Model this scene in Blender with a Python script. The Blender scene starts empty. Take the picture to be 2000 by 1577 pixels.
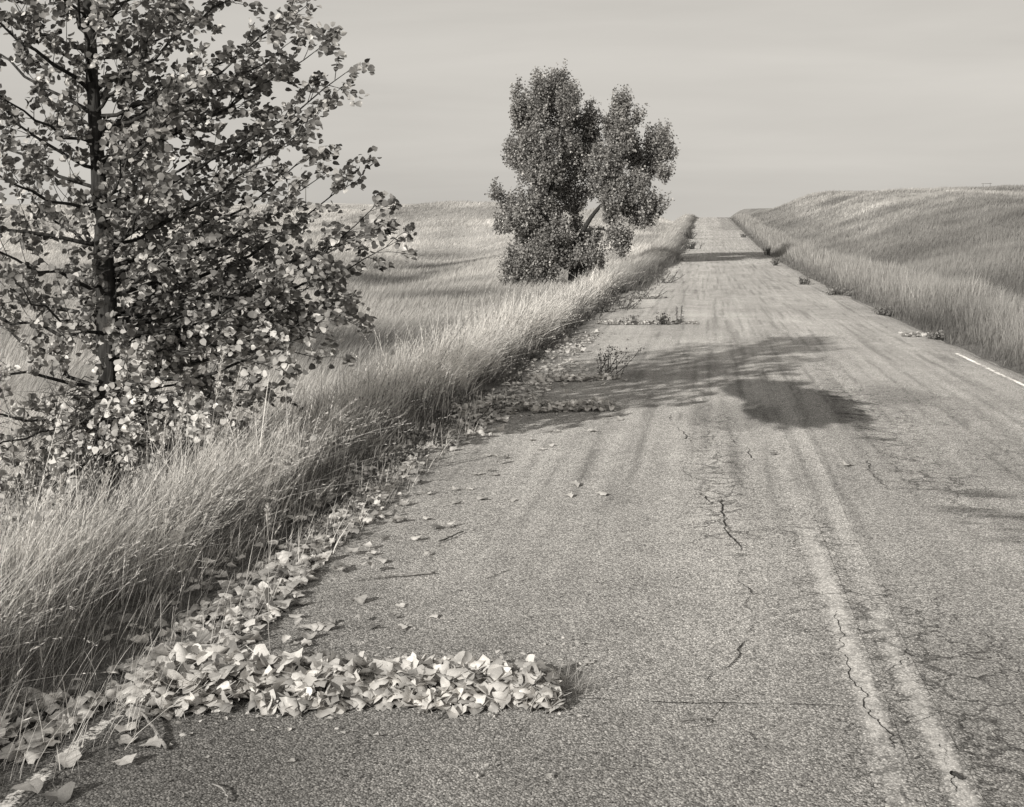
import bpy, math, random
import numpy as np

# ---------------------------------------------------------------- camera, light, exposure
scene = bpy.context.scene
COL = scene.collection
EYE = 2.0                                   # camera height above the road surface below it
PSI = math.atan(376.0 / 2400.0)             # camera looks this far left of the road's direction (+Y)
cam_data = bpy.data.cameras.new('camera')
cam_data.sensor_width = 36.0
cam_data.sensor_fit = 'HORIZONTAL'
cam_data.lens = 36.0 * 2400.0 / 2000.0
cam_data.shift_y = (410.0 - 788.5) / 2000.0
cam_data.clip_start = 0.1
cam_data.clip_end = 20000.0
cam = bpy.data.objects.new('camera', cam_data)
COL.objects.link(cam)
cam.location = (0, 0, EYE)
cam.rotation_euler = (math.radians(90), 0, PSI)
scene.camera = cam

SUN_ELEV = math.radians(21.5)
SUN_AZ = math.radians(207.0)                # clockwise from +Y: low sun behind the camera's left shoulder
WARM = (1.0, 0.957, 0.885)                  # the print's warm tone

world = bpy.data.worlds.new('World')
scene.world = world
world.use_nodes = True
wn, wl = world.node_tree.nodes, world.node_tree.links
wn.clear()
w_out = wn.new('ShaderNodeOutputWorld')
w_bg = wn.new('ShaderNodeBackground')
w_bg.inputs['Strength'].default_value = 0.1
w_sky = wn.new('ShaderNodeTexSky')
w_sky.sky_type = 'NISHITA'
w_sky.sun_disc = False
w_sky.sun_elevation = SUN_ELEV
w_sky.sun_rotation = SUN_AZ
w_sky.air_density = 1.0
w_sky.dust_density = 1.5
w_bw = wn.new('ShaderNodeRGBToBW')
wl.new(w_sky.outputs[0], w_bw.inputs[0])
w_tc = wn.new('ShaderNodeTexCoord')
w_map = wn.new('ShaderNodeMapping')
w_map.inputs['Scale'].default_value = (1.3, 1.3, 11.0)
w_map.inputs['Rotation'].default_value = (0.03, -0.06, 0.4)
w_map.inputs['Location'].default_value = (0.6, 2.3, 1.4)
wl.new(w_tc.outputs['Generated'], w_map.inputs[0])
w_n = wn.new('ShaderNodeTexNoise')
w_n.inputs['Scale'].default_value = 1.7
w_n.inputs['Detail'].default_value = 5.0
w_n.inputs['Roughness'].default_value = 0.5
w_n.inputs['Distortion'].default_value = 0.3
wl.new(w_map.outputs[0], w_n.inputs['Vector'])
w_r = wn.new('ShaderNodeMapRange')          # thin even cloud veil
w_r.inputs['From Min'].default_value = 0.28
w_r.inputs['From Max'].default_value = 0.72
w_r.inputs['To Min'].default_value = 4.25
w_r.inputs['To Max'].default_value = 5.35
wl.new(w_n.outputs[0], w_r.inputs['Value'])
w_mix = wn.new('ShaderNodeMix')
w_mix.data_type = 'FLOAT'
w_mix.inputs['Factor'].default_value = 0.82
wl.new(w_bw.outputs[0], w_mix.inputs[2])
wl.new(w_r.outputs[0], w_mix.inputs[3])
w_t = wn.new('ShaderNodeVectorMath')
w_t.operation = 'SCALE'
w_t.inputs[0].default_value = WARM
wl.new(w_mix.outputs[0], w_t.inputs['Scale'])
wl.new(w_t.outputs[0], w_bg.inputs['Color'])
wl.new(w_bg.outputs[0], w_out.inputs[0])

sun_data = bpy.data.lights.new('sun', 'SUN')
sun_data.energy = 3.3
sun_data.angle = math.radians(0.6)
sun_data.color = (1.0, 0.965, 0.90)
sun = bpy.data.objects.new('sun', sun_data)
COL.objects.link(sun)
sun.rotation_euler = (math.radians(90) - SUN_ELEV, 0, math.pi - SUN_AZ)
sun.location = (-20, -30, 30)

vs = scene.view_settings
scene.display_settings.display_device = 'sRGB'
vs.view_transform = 'Standard'
vs.look = 'None'
vs.exposure = 0.35
vs.gamma = 1.0
vs.use_curve_mapping = False
scene.cycles.max_bounces = 8
scene.cycles.diffuse_bounces = 3
scene.cycles.transmission_bounces = 4
scene.cycles.caustics_reflective = False
scene.cycles.caustics_refractive = False

RNG = np.random.default_rng(7)
random.seed(7)

# ---------------------------------------------------------------- helpers
def sstep(a, b, x):
    t = np.clip((np.asarray(x, float) - a) / (b - a), 0, 1)
    return t * t * (3 - 2 * t)

_LAT = {}
def vnoise(x, y, seed=0):
    """smooth value noise, range 0..1, period 256"""
    if seed not in _LAT:
        _LAT[seed] = np.random.default_rng(1000 + seed).random((256, 256))
    L = _LAT[seed]
    x = np.asarray(x, float); y = np.asarray(y, float)
    xi = np.floor(x).astype(int); yi = np.floor(y).astype(int)
    fx = x - xi; fy = y - yi
    fx = fx * fx * (3 - 2 * fx); fy = fy * fy * (3 - 2 * fy)
    x0, x1, y0, y1 = xi % 256, (xi + 1) % 256, yi % 256, (yi + 1) % 256
    a = L[x0, y0] * (1 - fx) + L[x1, y0] * fx
    b = L[x0, y1] * (1 - fx) + L[x1, y1] * fx
    return a * (1 - fy) + b * fy

def fbm(x, y, seed=0, octv=4):
    s, a, t = 0, 1.0, 0
    for i in range(octv):
        s = s + a * vnoise(x * 2 ** i + 17.3 * i, y * 2 ** i - 9.1 * i, seed + i)
        t += a
        a *= 0.5
    return s / t

def tag(o, label=None, cat=None, group=None, kind=None):
    if label: o['label'] = label
    if cat: o['category'] = cat
    if group: o['group'] = group
    if kind: o['kind'] = kind
    return o

def make_mesh(name, verts, quads=None, tris=None, tone=None, smooth=False, extra=None):
    me = bpy.data.meshes.new(name)
    verts = np.asarray(verts, np.float32).reshape(-1, 3)
    parts, starts, n = [], [], 0
    if quads is not None and len(quads):
        q = np.asarray(quads, np.int32).reshape(-1, 4)
        parts.append(q.ravel()); starts.append(np.arange(len(q)) * 4 + n); n += q.size
    if tris is not None and len(tris):
        t = np.asarray(tris, np.int32).reshape(-1, 3)
        parts.append(t.ravel()); starts.append(np.arange(len(t)) * 3 + n); n += t.size
    loops = np.concatenate(parts).astype(np.int32)
    ls = np.concatenate(starts).astype(np.int32)
    me.vertices.add(len(verts)); me.vertices.foreach_set('co', verts.ravel())
    me.loops.add(len(loops)); me.loops.foreach_set('vertex_index', loops)
    me.polygons.add(len(ls)); me.polygons.foreach_set('loop_start', ls)
    if smooth:
        me.polygons.foreach_set('use_smooth', np.ones(len(ls), bool))
    if tone is not None:
        a = me.attributes.new('tone', 'FLOAT', 'POINT')
        a.data.foreach_set('value', np.asarray(tone, np.float32).ravel())
    for k, v in (extra or {}).items():
        a = me.attributes.new(k, 'FLOAT', 'POINT')
        a.data.foreach_set('value', np.asarray(v, np.float32).ravel())
    me.update(calc_edges=True)
    return me

def add_obj(name, me, mat=None, parent=None, loc=None):
    if mat is not None and len(me.materials) == 0:
        me.materials.append(mat)
    o = bpy.data.objects.new(name, me)
    COL.objects.link(o)
    if parent is not None: o.parent = parent
    if loc is not None: o.location = loc
    return o

def empty(name, loc):
    o = bpy.data.objects.new(name, None)
    o.empty_display_size = 0.2
    COL.objects.link(o)
    o.location = loc
    return o

class Geo:
    """collects triangles and quads with a tone per vertex"""
    def __init__(self):
        self.v, self.q, self.t, self.tone, self.n = [], [], [], [], 0
    def add(self, v, q=None, t=None, tone=1.0):
        v = np.asarray(v, float).reshape(-1, 3)
        if q is not None and len(q): self.q.append(np.asarray(q, np.int64).reshape(-1, 4) + self.n)
        if t is not None and len(t): self.t.append(np.asarray(t, np.int64).reshape(-1, 3) + self.n)
        self.v.append(v)
        self.tone.append(np.broadcast_to(np.asarray(tone, float).ravel() if np.ndim(tone) else tone, (len(v),)))
        self.n += len(v)
    def tube(self, pts, rad, sides=6, tone=1.0, cap=True):
        pts = np.asarray(pts, float); rad = np.broadcast_to(np.asarray(rad, float), (len(pts),))
        d = np.gradient(pts, axis=0)
        d /= np.linalg.norm(d, axis=1, keepdims=True) + 1e-9
        ref = np.array([0.31, 0.87, 0.38]) if abs(d[0] @ np.array([0.31, 0.87, 0.38])) < 0.85 else np.array([0.9, -0.1, 0.4])
        u = np.cross(d, ref); u /= np.linalg.norm(u, axis=1, keepdims=True) + 1e-9
        w = np.cross(d, u)
        a = np.linspace(0, 2 * np.pi, sides, endpoint=False)
        ring = pts[:, None] + rad[:, None, None] * (np.cos(a)[None, :, None] * u[:, None] + np.sin(a)[None, :, None] * w[:, None])
        m = len(pts)
        q = []
        for i in range(m - 1):
            for j in range(sides):
                k = (j + 1) % sides
                q.append((i * sides + j, i * sides + k, (i + 1) * sides + k, (i + 1) * sides + j))
        v = ring.reshape(-1, 3)
        t = []
        if cap:
            v = np.vstack([v, pts[-1] + d[-1] * rad[-1] * 0.6, pts[0]])
            e, b = len(v) - 2, len(v) - 1
            for j in range(sides):
                k = (j + 1) % sides
                t.append(((m - 1) * sides + j, (m - 1) * sides + k, e))
                t.append((k, j, b))
        self.add(v, q, t, tone)
    def mesh(self, name, smooth=False, origin=None):
        v = np.vstack(self.v)
        if origin is not None: v = v - np.asarray(origin)
        q = np.vstack(self.q) if self.q else None
        t = np.vstack(self.t) if self.t else None
        return make_mesh(name, v, q, t, np.concatenate(self.tone), smooth)

# ---------------------------------------------------------------- the lie of the land (z = 0 is the road under the camera)
_py = np.array([-80, -30, 0, 4, 10, 16, 22, 32, 50, 75, 95, 130, 180, 210, 225, 240, 260, 300, 400, 600, 5000], float)
_pz = np.array([-0.7, -1.4, -1.93, -2.0, -2.09, -2.2, -2.35, -2.5, -2.78, -3.02, -3.07, -2.7, -2.0, -1.5, -1.36, -1.41, -1.75, -3.2, -7.5, -12, -60]) + EYE
_gy = np.arange(-80, 700, 0.5)
_gz = np.interp(_gy, _py, _pz)
def _smooth(z, s):
    k = np.exp(-0.5 * (np.arange(-4 * s, 4 * s + 1) / s) ** 2); k /= k.sum()
    return np.convolve(np.pad(z, 4 * s, mode='edge'), k, mode='valid')
_gs = _smooth(_gz, 12)
_w = sstep(8, 30, _gy)
_gz = _smooth(_gz, 4) * (1 - _w) + _gs * _w
def zr(y):
    y = np.asarray(y, float)
    return np.where(y < 690, np.interp(y, _gy, _gz), np.interp(y, _py, _pz))

ROAD_L, ROAD_R, ROAD_C = -2.35, 4.05, 0.80
def road_z(x, y):
    return zr(y) - 0.010 * np.abs(np.asarray(x, float) - ROAD_C)
def edge_left(y):
    y = np.asarray(y, float)
    return -2.62 + 0.16 * (fbm(y * 1.1, y * 0 + 3.3, 40, 3) - 0.5)
def edge_right(y):
    y = np.asarray(y, float)
    return 4.40 + 0.22 * (fbm(y * 0.9, y * 0 + 8.3, 44, 3) - 0.5)

_vy = np.array([-100, 0, 25, 45, 70, 100, 160, 220, 300, 400, 600, 1000, 2000, 5000], float)
_vz = np.array([-3.0, -3.5, -3.9, -4.2, -4.2, -4.1, -3.2, -2.1, -0.9, 0.4, 2.2, 3.8, 7.0, 16]) + EYE
def land_z(x, y):
    x = np.asarray(x, float); y = np.asarray(y, float)
    r = zr(y)
    # left: shoulder, short embankment, broad swale, far rise
    s = -2.55 - x
    und = (fbm(x / 26 + 3, y / 34 + 5, 3, 3) - 0.5)
    far_t = np.clip(x / np.maximum(y, 30), -3, 3)
    v = np.interp(y, _vy, _vz) + und * np.interp(y, [0, 30, 80, 200, 600, 1200], [0.3, 0.8, 2.3, 3.2, 3.4, 5.0])
    low = sstep(-0.13, -0.04, far_t)                     # the land falls away behind the road's crest
    v = v * (1 - low * sstep(240, 420, y)) + (EYE - 0.012 * np.maximum(y, 0)) * low * sstep(240, 420, y)
    v = v + 3.2 * np.exp(-((x + 42) / 22) ** 2 - ((y - 232) / 40) ** 2)
    v = v + 2.5 * np.exp(-((x + 15) / 5.5) ** 2 - ((y - 226) / 32) ** 2)
    v = v - 0.9 * np.exp(-((x + 22.5 + 0.12 * (y - 95)) / 5.0) ** 2) * sstep(50, 80, y) * (1 - sstep(130, 170, y))
    sh = r - 0.035 - 1.15 * sstep(0.75, 3.3, s)
    zl = sh + (v - sh) * sstep(2.4, 11.0, s)
    # right: shallow ditch, then a grassy bank up to a rolling top
    s2 = x - 4.35
    bank = (4.7 - 1.5 * sstep(135, 85, y)) * sstep(0.6, 18.0, s2 + 2.2 * (fbm(x / 9, y / 16, 9, 3) - 0.5))
    bank = bank * (1 + 0.16 * (fbm(x / 3.5, y / 6, 17, 3) - 0.5)) * (1 - 0.72 * sstep(205, 300, y)) * (1 - 0.10 * np.exp(-((y - 62) / 22) ** 2))
    top = (fbm(x / 20 + 9, y / 28 + 1, 12, 3) - 0.5) * 2.2 * sstep(6, 18, s2)
    zri = np.where(y < 240, r, np.maximum(r, EYE - 0.012 * np.maximum(y, 0) - 0.5))
    zrt = zri - 0.035 - 0.16 * sstep(0.1, 1.2, s2) + bank + top
    fade = sstep(40, 160, x)
    zrt = zrt * (1 - fade) + (3.6 + EYE + 1.5 * und) * fade
    z = np.where(x < ROAD_C, zl, zrt)
    under = (x > edge_left(y) - 0.02) & (x < edge_right(y) + 0.02)
    return np.where((s < 0.02) & (s2 < 0.02) | under, r - 0.09, z)

SP, CP = math.sin(PSI), math.cos(PSI)
def project(x, y, z):
    dep = -x * SP + y * CP
    lat = x * CP + y * SP
    return 1000 + 2400 * lat / dep, 410 - 2400 * (z - EYE) / dep, dep
def ray(px, row):
    a, b = (px - 1000) / 2400.0, (410 - row) / 2400.0
    return np.array([-SP + a * CP, CP + a * SP, b])
def on_road(px, row):
    """the point of the road that the photograph shows at this place"""
    d = ray(px, row)
    lo, hi = 1.0, 230.0
    t = np.linspace(1.0, 235.0, 12000)
    f = EYE + d[2] * t - road_z(d[0] * t, d[1] * t)
    i = np.argmax(f < 0)
    t = t[i]
    return np.array([d[0] * t, d[1] * t, float(road_z(d[0] * t, d[1] * t))])
def at_depth(px, row, dep):
    d = ray(px, row)
    return np.array([d[0] * dep, d[1] * dep, EYE + d[2] * dep])

# ---------------------------------------------------------------- materials
def new_mat(name):
    m = bpy.data.materials.new(name)
    m.use_nodes = True
    nt = m.node_tree
    nt.nodes.clear()
    out = nt.nodes.new('ShaderNodeOutputMaterial')
    return m, nt, nt.nodes, nt.links, out

def grey(v):
    return (v * 1.0, v * 0.972, v * 0.935, 1.0)

def math_node(N, L, op, a, b=None, clamp=False):
    n = N.new('ShaderNodeMath'); n.operation = op; n.use_clamp = clamp
    for i, s in enumerate((a, b)):
        if s is None: continue
        if isinstance(s, (int, float)): n.inputs[i].default_value = s
        else: L.new(s, n.inputs[i])
    return n.outputs[0]

def scale_col(N, L, val, tint=None):
    v = N.new('ShaderNodeVectorMath'); v.operation = 'SCALE'
    v.inputs[0].default_value = grey(1.0)[:3] if tint is None else tint
    if isinstance(val, (int, float)): v.inputs['Scale'].default_value = val
    else: L.new(val, v.inputs['Scale'])
    return v.outputs[0]

def leafy(name, base, trans=0.35, gloss=0.0, rough=0.4, noise=0.0, nscale=60):
    """thin plant matter: tone attribute x base, diffuse + translucent, optional wax gloss"""
    m, nt, N, L, out = new_mat(name)
    at = N.new('ShaderNodeAttribute'); at.attribute_name = 'tone'
    val = math_node(N, L, 'MULTIPLY', at.outputs['Fac'], base)
    if noise:
        tc = N.new('ShaderNodeTexCoord')
        nz = N.new('ShaderNodeTexNoise'); nz.inputs['Scale'].default_value = nscale; nz.inputs['Detail'].default_value = 3
        L.new(tc.outputs['Object'], nz.inputs['Vector'])
        k = math_node(N, L, 'MULTIPLY_ADD', nz.outputs[0], noise * 2)
        k.node.inputs[2].default_value = 1 - noise
        val = math_node(N, L, 'MULTIPLY', val, k)
    col = scale_col(N, L, val)
    d = N.new('ShaderNodeBsdfDiffuse'); L.new(col, d.inputs[0])
    t = N.new('ShaderNodeBsdfTranslucent'); L.new(col, t.inputs[0])
    mx = N.new('ShaderNodeMixShader'); mx.inputs[0].default_value = trans
    L.new(d.outputs[0], mx.inputs[1]); L.new(t.outputs[0], mx.inputs[2])
    last = mx.outputs[0]
    if gloss:
        g = N.new('ShaderNodeBsdfGlossy'); g.inputs['Roughness'].default_value = rough
        g.inputs['Color'].default_value = grey(1.0)
        m2 = N.new('ShaderNodeMixShader'); m2.inputs[0].default_value = gloss
        L.new(last, m2.inputs[1]); L.new(g.outputs[0], m2.inputs[2])
        last = m2.outputs[0]
    L.new(last, out.inputs[0])
    return m

MAT_STRAW = leafy('dry_grass', 0.60, 0.40)
MAT_FIELD = leafy('field_grass', 0.70, 0.42)
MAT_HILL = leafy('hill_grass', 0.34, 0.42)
MAT_LEAF = leafy('waxy_tree_leaf', 0.20, 0.16, 0.05, 0.42)
MAT_FARLEAF = leafy('far_tree_leaf', 0.235, 0.16, 0.05, 0.45)
MAT_DRY = leafy('dry_fallen_leaf', 0.56, 0.18, 0.04, 0.5, noise=0.34, nscale=22)
MAT_WEED = leafy('weed_green', 0.17, 0.25)

def bark_material(name, base):
    m, nt, N, L, out = new_mat(name)
    tc = N.new('ShaderNodeTexCoord')
    mp = N.new('ShaderNodeMapping'); mp.inputs['Scale'].default_value = (30, 30, 5)
    L.new(tc.outputs['Object'], mp.inputs[0])
    nz = N.new('ShaderNodeTexNoise'); nz.inputs['Scale'].default_value = 1.0; nz.inputs['Detail'].default_value = 6
    L.new(mp.outputs[0], nz.inputs['Vector'])
    r = N.new('ShaderNodeMapRange')
    r.inputs['From Min'].default_value = 0.3; r.inputs['From Max'].default_value = 0.7
    r.inputs['To Min'].default_value = base * 0.45; r.inputs['To Max'].default_value = base * 1.5
    L.new(nz.outputs[0], r.inputs['Value'])
    d = N.new('ShaderNodeBsdfDiffuse'); L.new(scale_col(N, L, r.outputs[0]), d.inputs[0])
    b = N.new('ShaderNodeBump'); b.inputs['Strength'].default_value = 0.8; b.inputs['Distance'].default_value = 0.02
    L.new(nz.outputs[0], b.inputs['Height']); L.new(b.outputs[0], d.inputs['Normal'])
    L.new(d.outputs[0], out.inputs[0])
    return m
MAT_BARK = bark_material('cottonwood_bark', 0.05)
MAT_TWIG = bark_material('dry_twig', 0.30)
MAT_TWIGBARK = bark_material('young_shoot_bark', 0.16)
MAT_DARKTWIG = bark_material('dark_twig', 0.10)

def asphalt_nodes(N, L):
    """weathered aggregate; returns (value socket, height socket). Uses the road's 'wear' and 'alligator' attributes."""
    tc = N.new('ShaderNodeTexCoord')
    P = tc.outputs['Object']
    def vor(scale, feat='F1'):
        v = N.new('ShaderNodeTexVoronoi'); v.feature = feat; v.inputs['Scale'].default_value = scale
        L.new(P, v.inputs['Vector'])
        return v
    def noi(scale, det=3.0, ro=0.5, vec=None):
        n = N.new('ShaderNodeTexNoise'); n.inputs['Scale'].default_value = scale
        n.inputs['Detail'].default_value = det; n.inputs['Roughness'].default_value = ro
        L.new(P if vec is None else vec, n.inputs['Vector'])
        return n
    v1 = vor(112.0); v2 = vor(230.0)
    bw1 = N.new('ShaderNodeRGBToBW'); L.new(v1.outputs['Color'], bw1.inputs[0])
    bw2 = N.new('ShaderNodeRGBToBW'); L.new(v2.outputs['Color'], bw2.inputs[0])
    st = math_node(N, L, 'POWER', bw1.outputs[0], 1.6)
    st = math_node(N, L, 'MULTIPLY_ADD', st, 1.45); st.node.inputs[2].default_value = 0.47
    s2 = math_node(N, L, 'MULTIPLY_ADD', bw2.outputs[0], 0.7); s2.node.inputs[2].default_value = 0.65
    st = math_node(N, L, 'MULTIPLY', st, s2)
    # dark binder between the stones
    gap = N.new('ShaderNodeMapRange'); gap.inputs['From Min'].default_value = 0.25; gap.inputs['From Max'].default_value = 0.62
    gap.inputs['To Min'].default_value = 1.12; gap.inputs['To Max'].default_value = 0.62
    L.new(v1.outputs['Distance'], gap.inputs['Value'])
    st = math_node(N, L, 'MULTIPLY', st, gap.outputs[0])
    n1 = noi(1.3, 5, 0.6)
    a = math_node(N, L, 'MULTIPLY_ADD', n1.outputs[0], 0.5); a.node.inputs[2].default_value = 0.75
    n2 = noi(14.0, 4, 0.6)
    b = math_node(N, L, 'MULTIPLY_ADD', n2.outputs[0], 0.5); b.node.inputs[2].default_value = 0.75
    st = math_node(N, L, 'MULTIPLY', st, a); st = math_node(N, L, 'MULTIPLY', st, b)
    # small dark pits where stones have come out
    pn = noi(42.0, 2, 0.5); pm = noi(3.0, 4, 0.65)
    ps = math_node(N, L, 'MULTIPLY_ADD', pm.outputs[0], 0.45); L.new(pn.outputs[0], ps.node.inputs[2])
    pr = N.new('ShaderNodeMapRange'); pr.inputs['From Min'].default_value = 0.87; pr.inputs['From Max'].default_value = 0.95
    pr.inputs['To Min'].default_value = 1.0; pr.inputs['To Max'].default_value = 0.42
    L.new(ps, pr.inputs['Value'])
    st = math_node(N, L, 'MULTIPLY', st, pr.outputs[0])
    at = N.new('ShaderNodeAttribute'); at.attribute_name = 'wear_and_light'
    st = math_node(N, L, 'MULTIPLY', st, at.outputs['Fac'])
    # fine alligator cracking where the pavement has failed
    al = N.new('ShaderNodeAttribute'); al.attribute_name = 'alligator'
    dn = noi(5.0, 4, 0.6)
    off = N.new('ShaderNodeVectorMath'); off.operation = 'SCALE'; off.inputs['Scale'].default_value = 0.35
    L.new(dn.outputs['Color'], off.inputs[0])
    ad = N.new('ShaderNodeVectorMath'); ad.operation = 'ADD'
    L.new(P, ad.inputs[0]); L.new(off.outputs[0], ad.inputs[1])
    ve = N.new('ShaderNodeTexVoronoi'); ve.feature = 'DISTANCE_TO_EDGE'; ve.inputs['Scale'].default_value = 4.2
    L.new(ad.outputs[0], ve.inputs['Vector'])
    brk = noi(2.1, 3, 0.6)
    wth = math_node(N, L, 'MULTIPLY', al.outputs['Fac'], brk.outputs[0])
    wth = math_node(N, L, 'MULTIPLY_ADD', wth, 0.085); wth.node.inputs[2].default_value = -0.010
    inside = math_node(N, L, 'LESS_THAN', ve.outputs['Distance'], wth)
    k = math_node(N, L, 'MULTIPLY_ADD', inside, -0.48); k.node.inputs[2].default_value = 1.0
    st = math_node(N, L, 'MULTIPLY', st, k)
    h = math_node(N, L, 'MULTIPLY_ADD', v1.outputs['Distance'], -1.0); h.node.inputs[2].default_value = 1.0
    h = math_node(N, L, 'MULTIPLY_ADD', inside, -1.5); L.new(math_node(N, L, 'SUBTRACT', 1.0, v1.outputs['Distance']), h.node.inputs[2])
    return st, h, P, noi

m, nt, N, L, out = new_mat('old_asphalt')
st, h, P, noi = asphalt_nodes(N, L)
val = math_node(N, L, 'MULTIPLY', st, 0.205)
bs = N.new('ShaderNodeBsdfDiffuse'); bs.inputs['Roughness'].default_value = 1.0
L.new(scale_col(N, L, val), bs.inputs[0])
bp = N.new('ShaderNodeBump'); bp.inputs['Strength'].default_value = 0.75; bp.inputs['Distance'].default_value = 0.006
L.new(h, bp.inputs['Height']); L.new(bp.outputs[0], bs.inputs['Normal'])
L.new(bs.outputs[0], out.inputs[0])
MAT_ROAD = m

def paint_material(name, paint, t0, t1, edge=0.25):
    """worn road paint: broken film of paint over the same asphalt"""
    m, nt, N, L, out = new_mat(name)
    st, h, P, noi = asphalt_nodes(N, L)
    asp = math_node(N, L, 'MULTIPLY', st, 0.205)
    a, b = noi(9.0, 6, 0.7), noi(60.0, 3, 0.6)
    ed = N.new('ShaderNodeAttribute'); ed.attribute_name = 'film'
    q = math_node(N, L, 'MULTIPLY', a.outputs[0], 0.6)
    q = math_node(N, L, 'MULTIPLY_ADD', b.outputs[0], 0.4); L.new(math_node(N, L, 'MULTIPLY', a.outputs[0], 0.6), q.node.inputs[2])
    q = math_node(N, L, 'ADD', q, math_node(N, L, 'MULTIPLY', ed.outputs['Fac'], edge))
    r = N.new('ShaderNodeMapRange'); r.inputs['From Min'].default_value = t0; r.inputs['From Max'].default_value = t1
    L.new(q, r.inputs['Value'])
    f = math_node(N, L, 'MULTIPLY', r.outputs[0], math_node(N, L, 'MULTIPLY', ed.outputs['Fac'], 1.6, True))
    mx = N.new('ShaderNodeMix'); mx.data_type = 'FLOAT'
    L.new(f, mx.inputs[0]); L.new(asp, mx.inputs[2])
    tint = math_node(N, L, 'MULTIPLY_ADD', st, paint * 0.25); tint.node.inputs[2].default_value = paint * 0.75
    L.new(tint, mx.inputs[3])
    bs = N.new('ShaderNodeBsdfDiffuse'); bs.inputs['Roughness'].default_value = 1.0
    L.new(scale_col(N, L, mx.outputs[0]), bs.inputs[0])
    bp = N.new('ShaderNodeBump'); bp.inputs['Strength'].default_value = 0.5; bp.inputs['Distance'].default_value = 0.005
    L.new(h, bp.inputs['Height']); L.new(bp.outputs[0], bs.inputs['Normal'])
    L.new(bs.outputs[0], out.inputs[0])
    return m
MAT_WHITE = paint_material('worn_white_paint', 0.66, 0.655, 0.70)
MAT_CENTRE = paint_material('faded_centre_paint', 0.42, 0.52, 0.86)

def plain(name, v, rough=0.9):
    m, nt, N, L, out = new_mat(name)
    tc = N.new('ShaderNodeTexCoord')
    nz = N.new('ShaderNodeTexNoise'); nz.inputs['Scale'].default_value = 40; nz.inputs['Detail'].default_value = 4
    L.new(tc.outputs['Object'], nz.inputs['Vector'])
    k = math_node(N, L, 'MULTIPLY_ADD', nz.outputs[0], v * 0.9); k.node.inputs[2].default_value = v * 0.55
    b = N.new('ShaderNodeBsdfPrincipled'); b.inputs['Roughness'].default_value = rough
    b.inputs['Specular IOR Level'].default_value = 0.2
    L.new(scale_col(N, L, k), b.inputs['Base Color'])
    L.new(b.outputs[0], out.inputs[0])
    return m
MAT_CRACK = plain('crack_shadow_dirt', 0.035)
MAT_WOOD = plain('grey_weathered_wood', 0.16)
MAT_STONE = plain('pale_stone', 0.42, 0.7)
MAT_DARK = plain('dark_bark_scrap', 0.05)

m, nt, N, L, out = new_mat('dry_ground')
at = N.new('ShaderNodeAttribute'); at.attribute_name = 'tone'
tc = N.new('ShaderNodeTexCoord')
def gnoise(scale, sc=(1, 1, 1), det=5):
    mp = N.new('ShaderNodeMapping'); mp.inputs['Scale'].default_value = sc
    L.new(tc.outputs['Object'], mp.inputs[0])
    n = N.new('ShaderNodeTexNoise'); n.inputs['Scale'].default_value = scale; n.inputs['Detail'].default_value = det; n.inputs['Roughness'].default_value = 0.62
    L.new(mp.outputs[0], n.inputs['Vector'])
    return n.outputs[0]
g1, g2, g3 = gnoise(0.25), gnoise(2.2), gnoise(30, det=3)
k1 = math_node(N, L, 'MULTIPLY_ADD', g1, 0.5); k1.node.inputs[2].default_value = 0.75
k2 = math_node(N, L, 'MULTIPLY_ADD', g2, 0.7); k2.node.inputs[2].default_value = 0.65
k3 = math_node(N, L, 'MULTIPLY_ADD', g3, 0.8); k3.node.inputs[2].default_value = 0.6
val = math_node(N, L, 'MULTIPLY', math_node(N, L, 'MULTIPLY', k1, k2), math_node(N, L, 'MULTIPLY', k3, at.outputs['Fac']))
bs = N.new('ShaderNodeBsdfDiffuse'); bs.inputs['Roughness'].default_value = 1.0
L.new(scale_col(N, L, val), bs.inputs[0])
bp = N.new('ShaderNodeBump'); bp.inputs['Strength'].default_value = 0.9; bp.inputs['Distance'].default_value = 0.15
hh = math_node(N, L, 'MULTIPLY_ADD', g3, 0.35); L.new(g2, hh.node.inputs[2])
L.new(hh, bp.inputs['Height']); L.new(bp.outputs[0], bs.inputs['Normal'])
L.new(bs.outputs[0], out.inputs[0])
MAT_GROUND = m

# ---------------------------------------------------------------- ground
def field_tone(x, y):
    """paler and darker grass in the meadow and on the bank, with fixed dark patches on the left"""
    x = np.asarray(x, float); y = np.asarray(y, float)
    n = fbm(x / 9 + 40, y / 13 + 7, 20, 4)
    n2 = fbm(x / 2.2 + 4, y / 3.6 + 2, 26, 3)
    t = 1.0 + 0.95 * (n - 0.5) + 0.40 * (n2 - 0.5)
    left = x < -5
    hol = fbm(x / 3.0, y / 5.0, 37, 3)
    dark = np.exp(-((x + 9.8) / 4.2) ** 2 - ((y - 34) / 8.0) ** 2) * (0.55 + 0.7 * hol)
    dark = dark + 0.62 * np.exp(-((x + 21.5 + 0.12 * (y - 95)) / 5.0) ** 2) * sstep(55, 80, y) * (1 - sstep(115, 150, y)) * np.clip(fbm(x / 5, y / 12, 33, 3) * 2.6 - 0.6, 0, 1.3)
    dark = dark + 0.50 * np.exp(-((x + 12.0) / 3.4) ** 2 - ((y - 59) / 4.5) ** 2) + 0.40 * np.exp(-((x + 5.6) / 2.2) ** 2 - ((y - 9.5) / 3.0) ** 2)  # second patch paints ground shade under the near cottonwood into the tone
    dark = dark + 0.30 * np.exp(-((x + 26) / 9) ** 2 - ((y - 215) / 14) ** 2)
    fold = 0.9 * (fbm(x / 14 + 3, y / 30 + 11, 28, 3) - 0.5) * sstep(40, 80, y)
    return np.clip(np.where(left, t + fold - dark, t), 0.24, 1.6)

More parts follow.
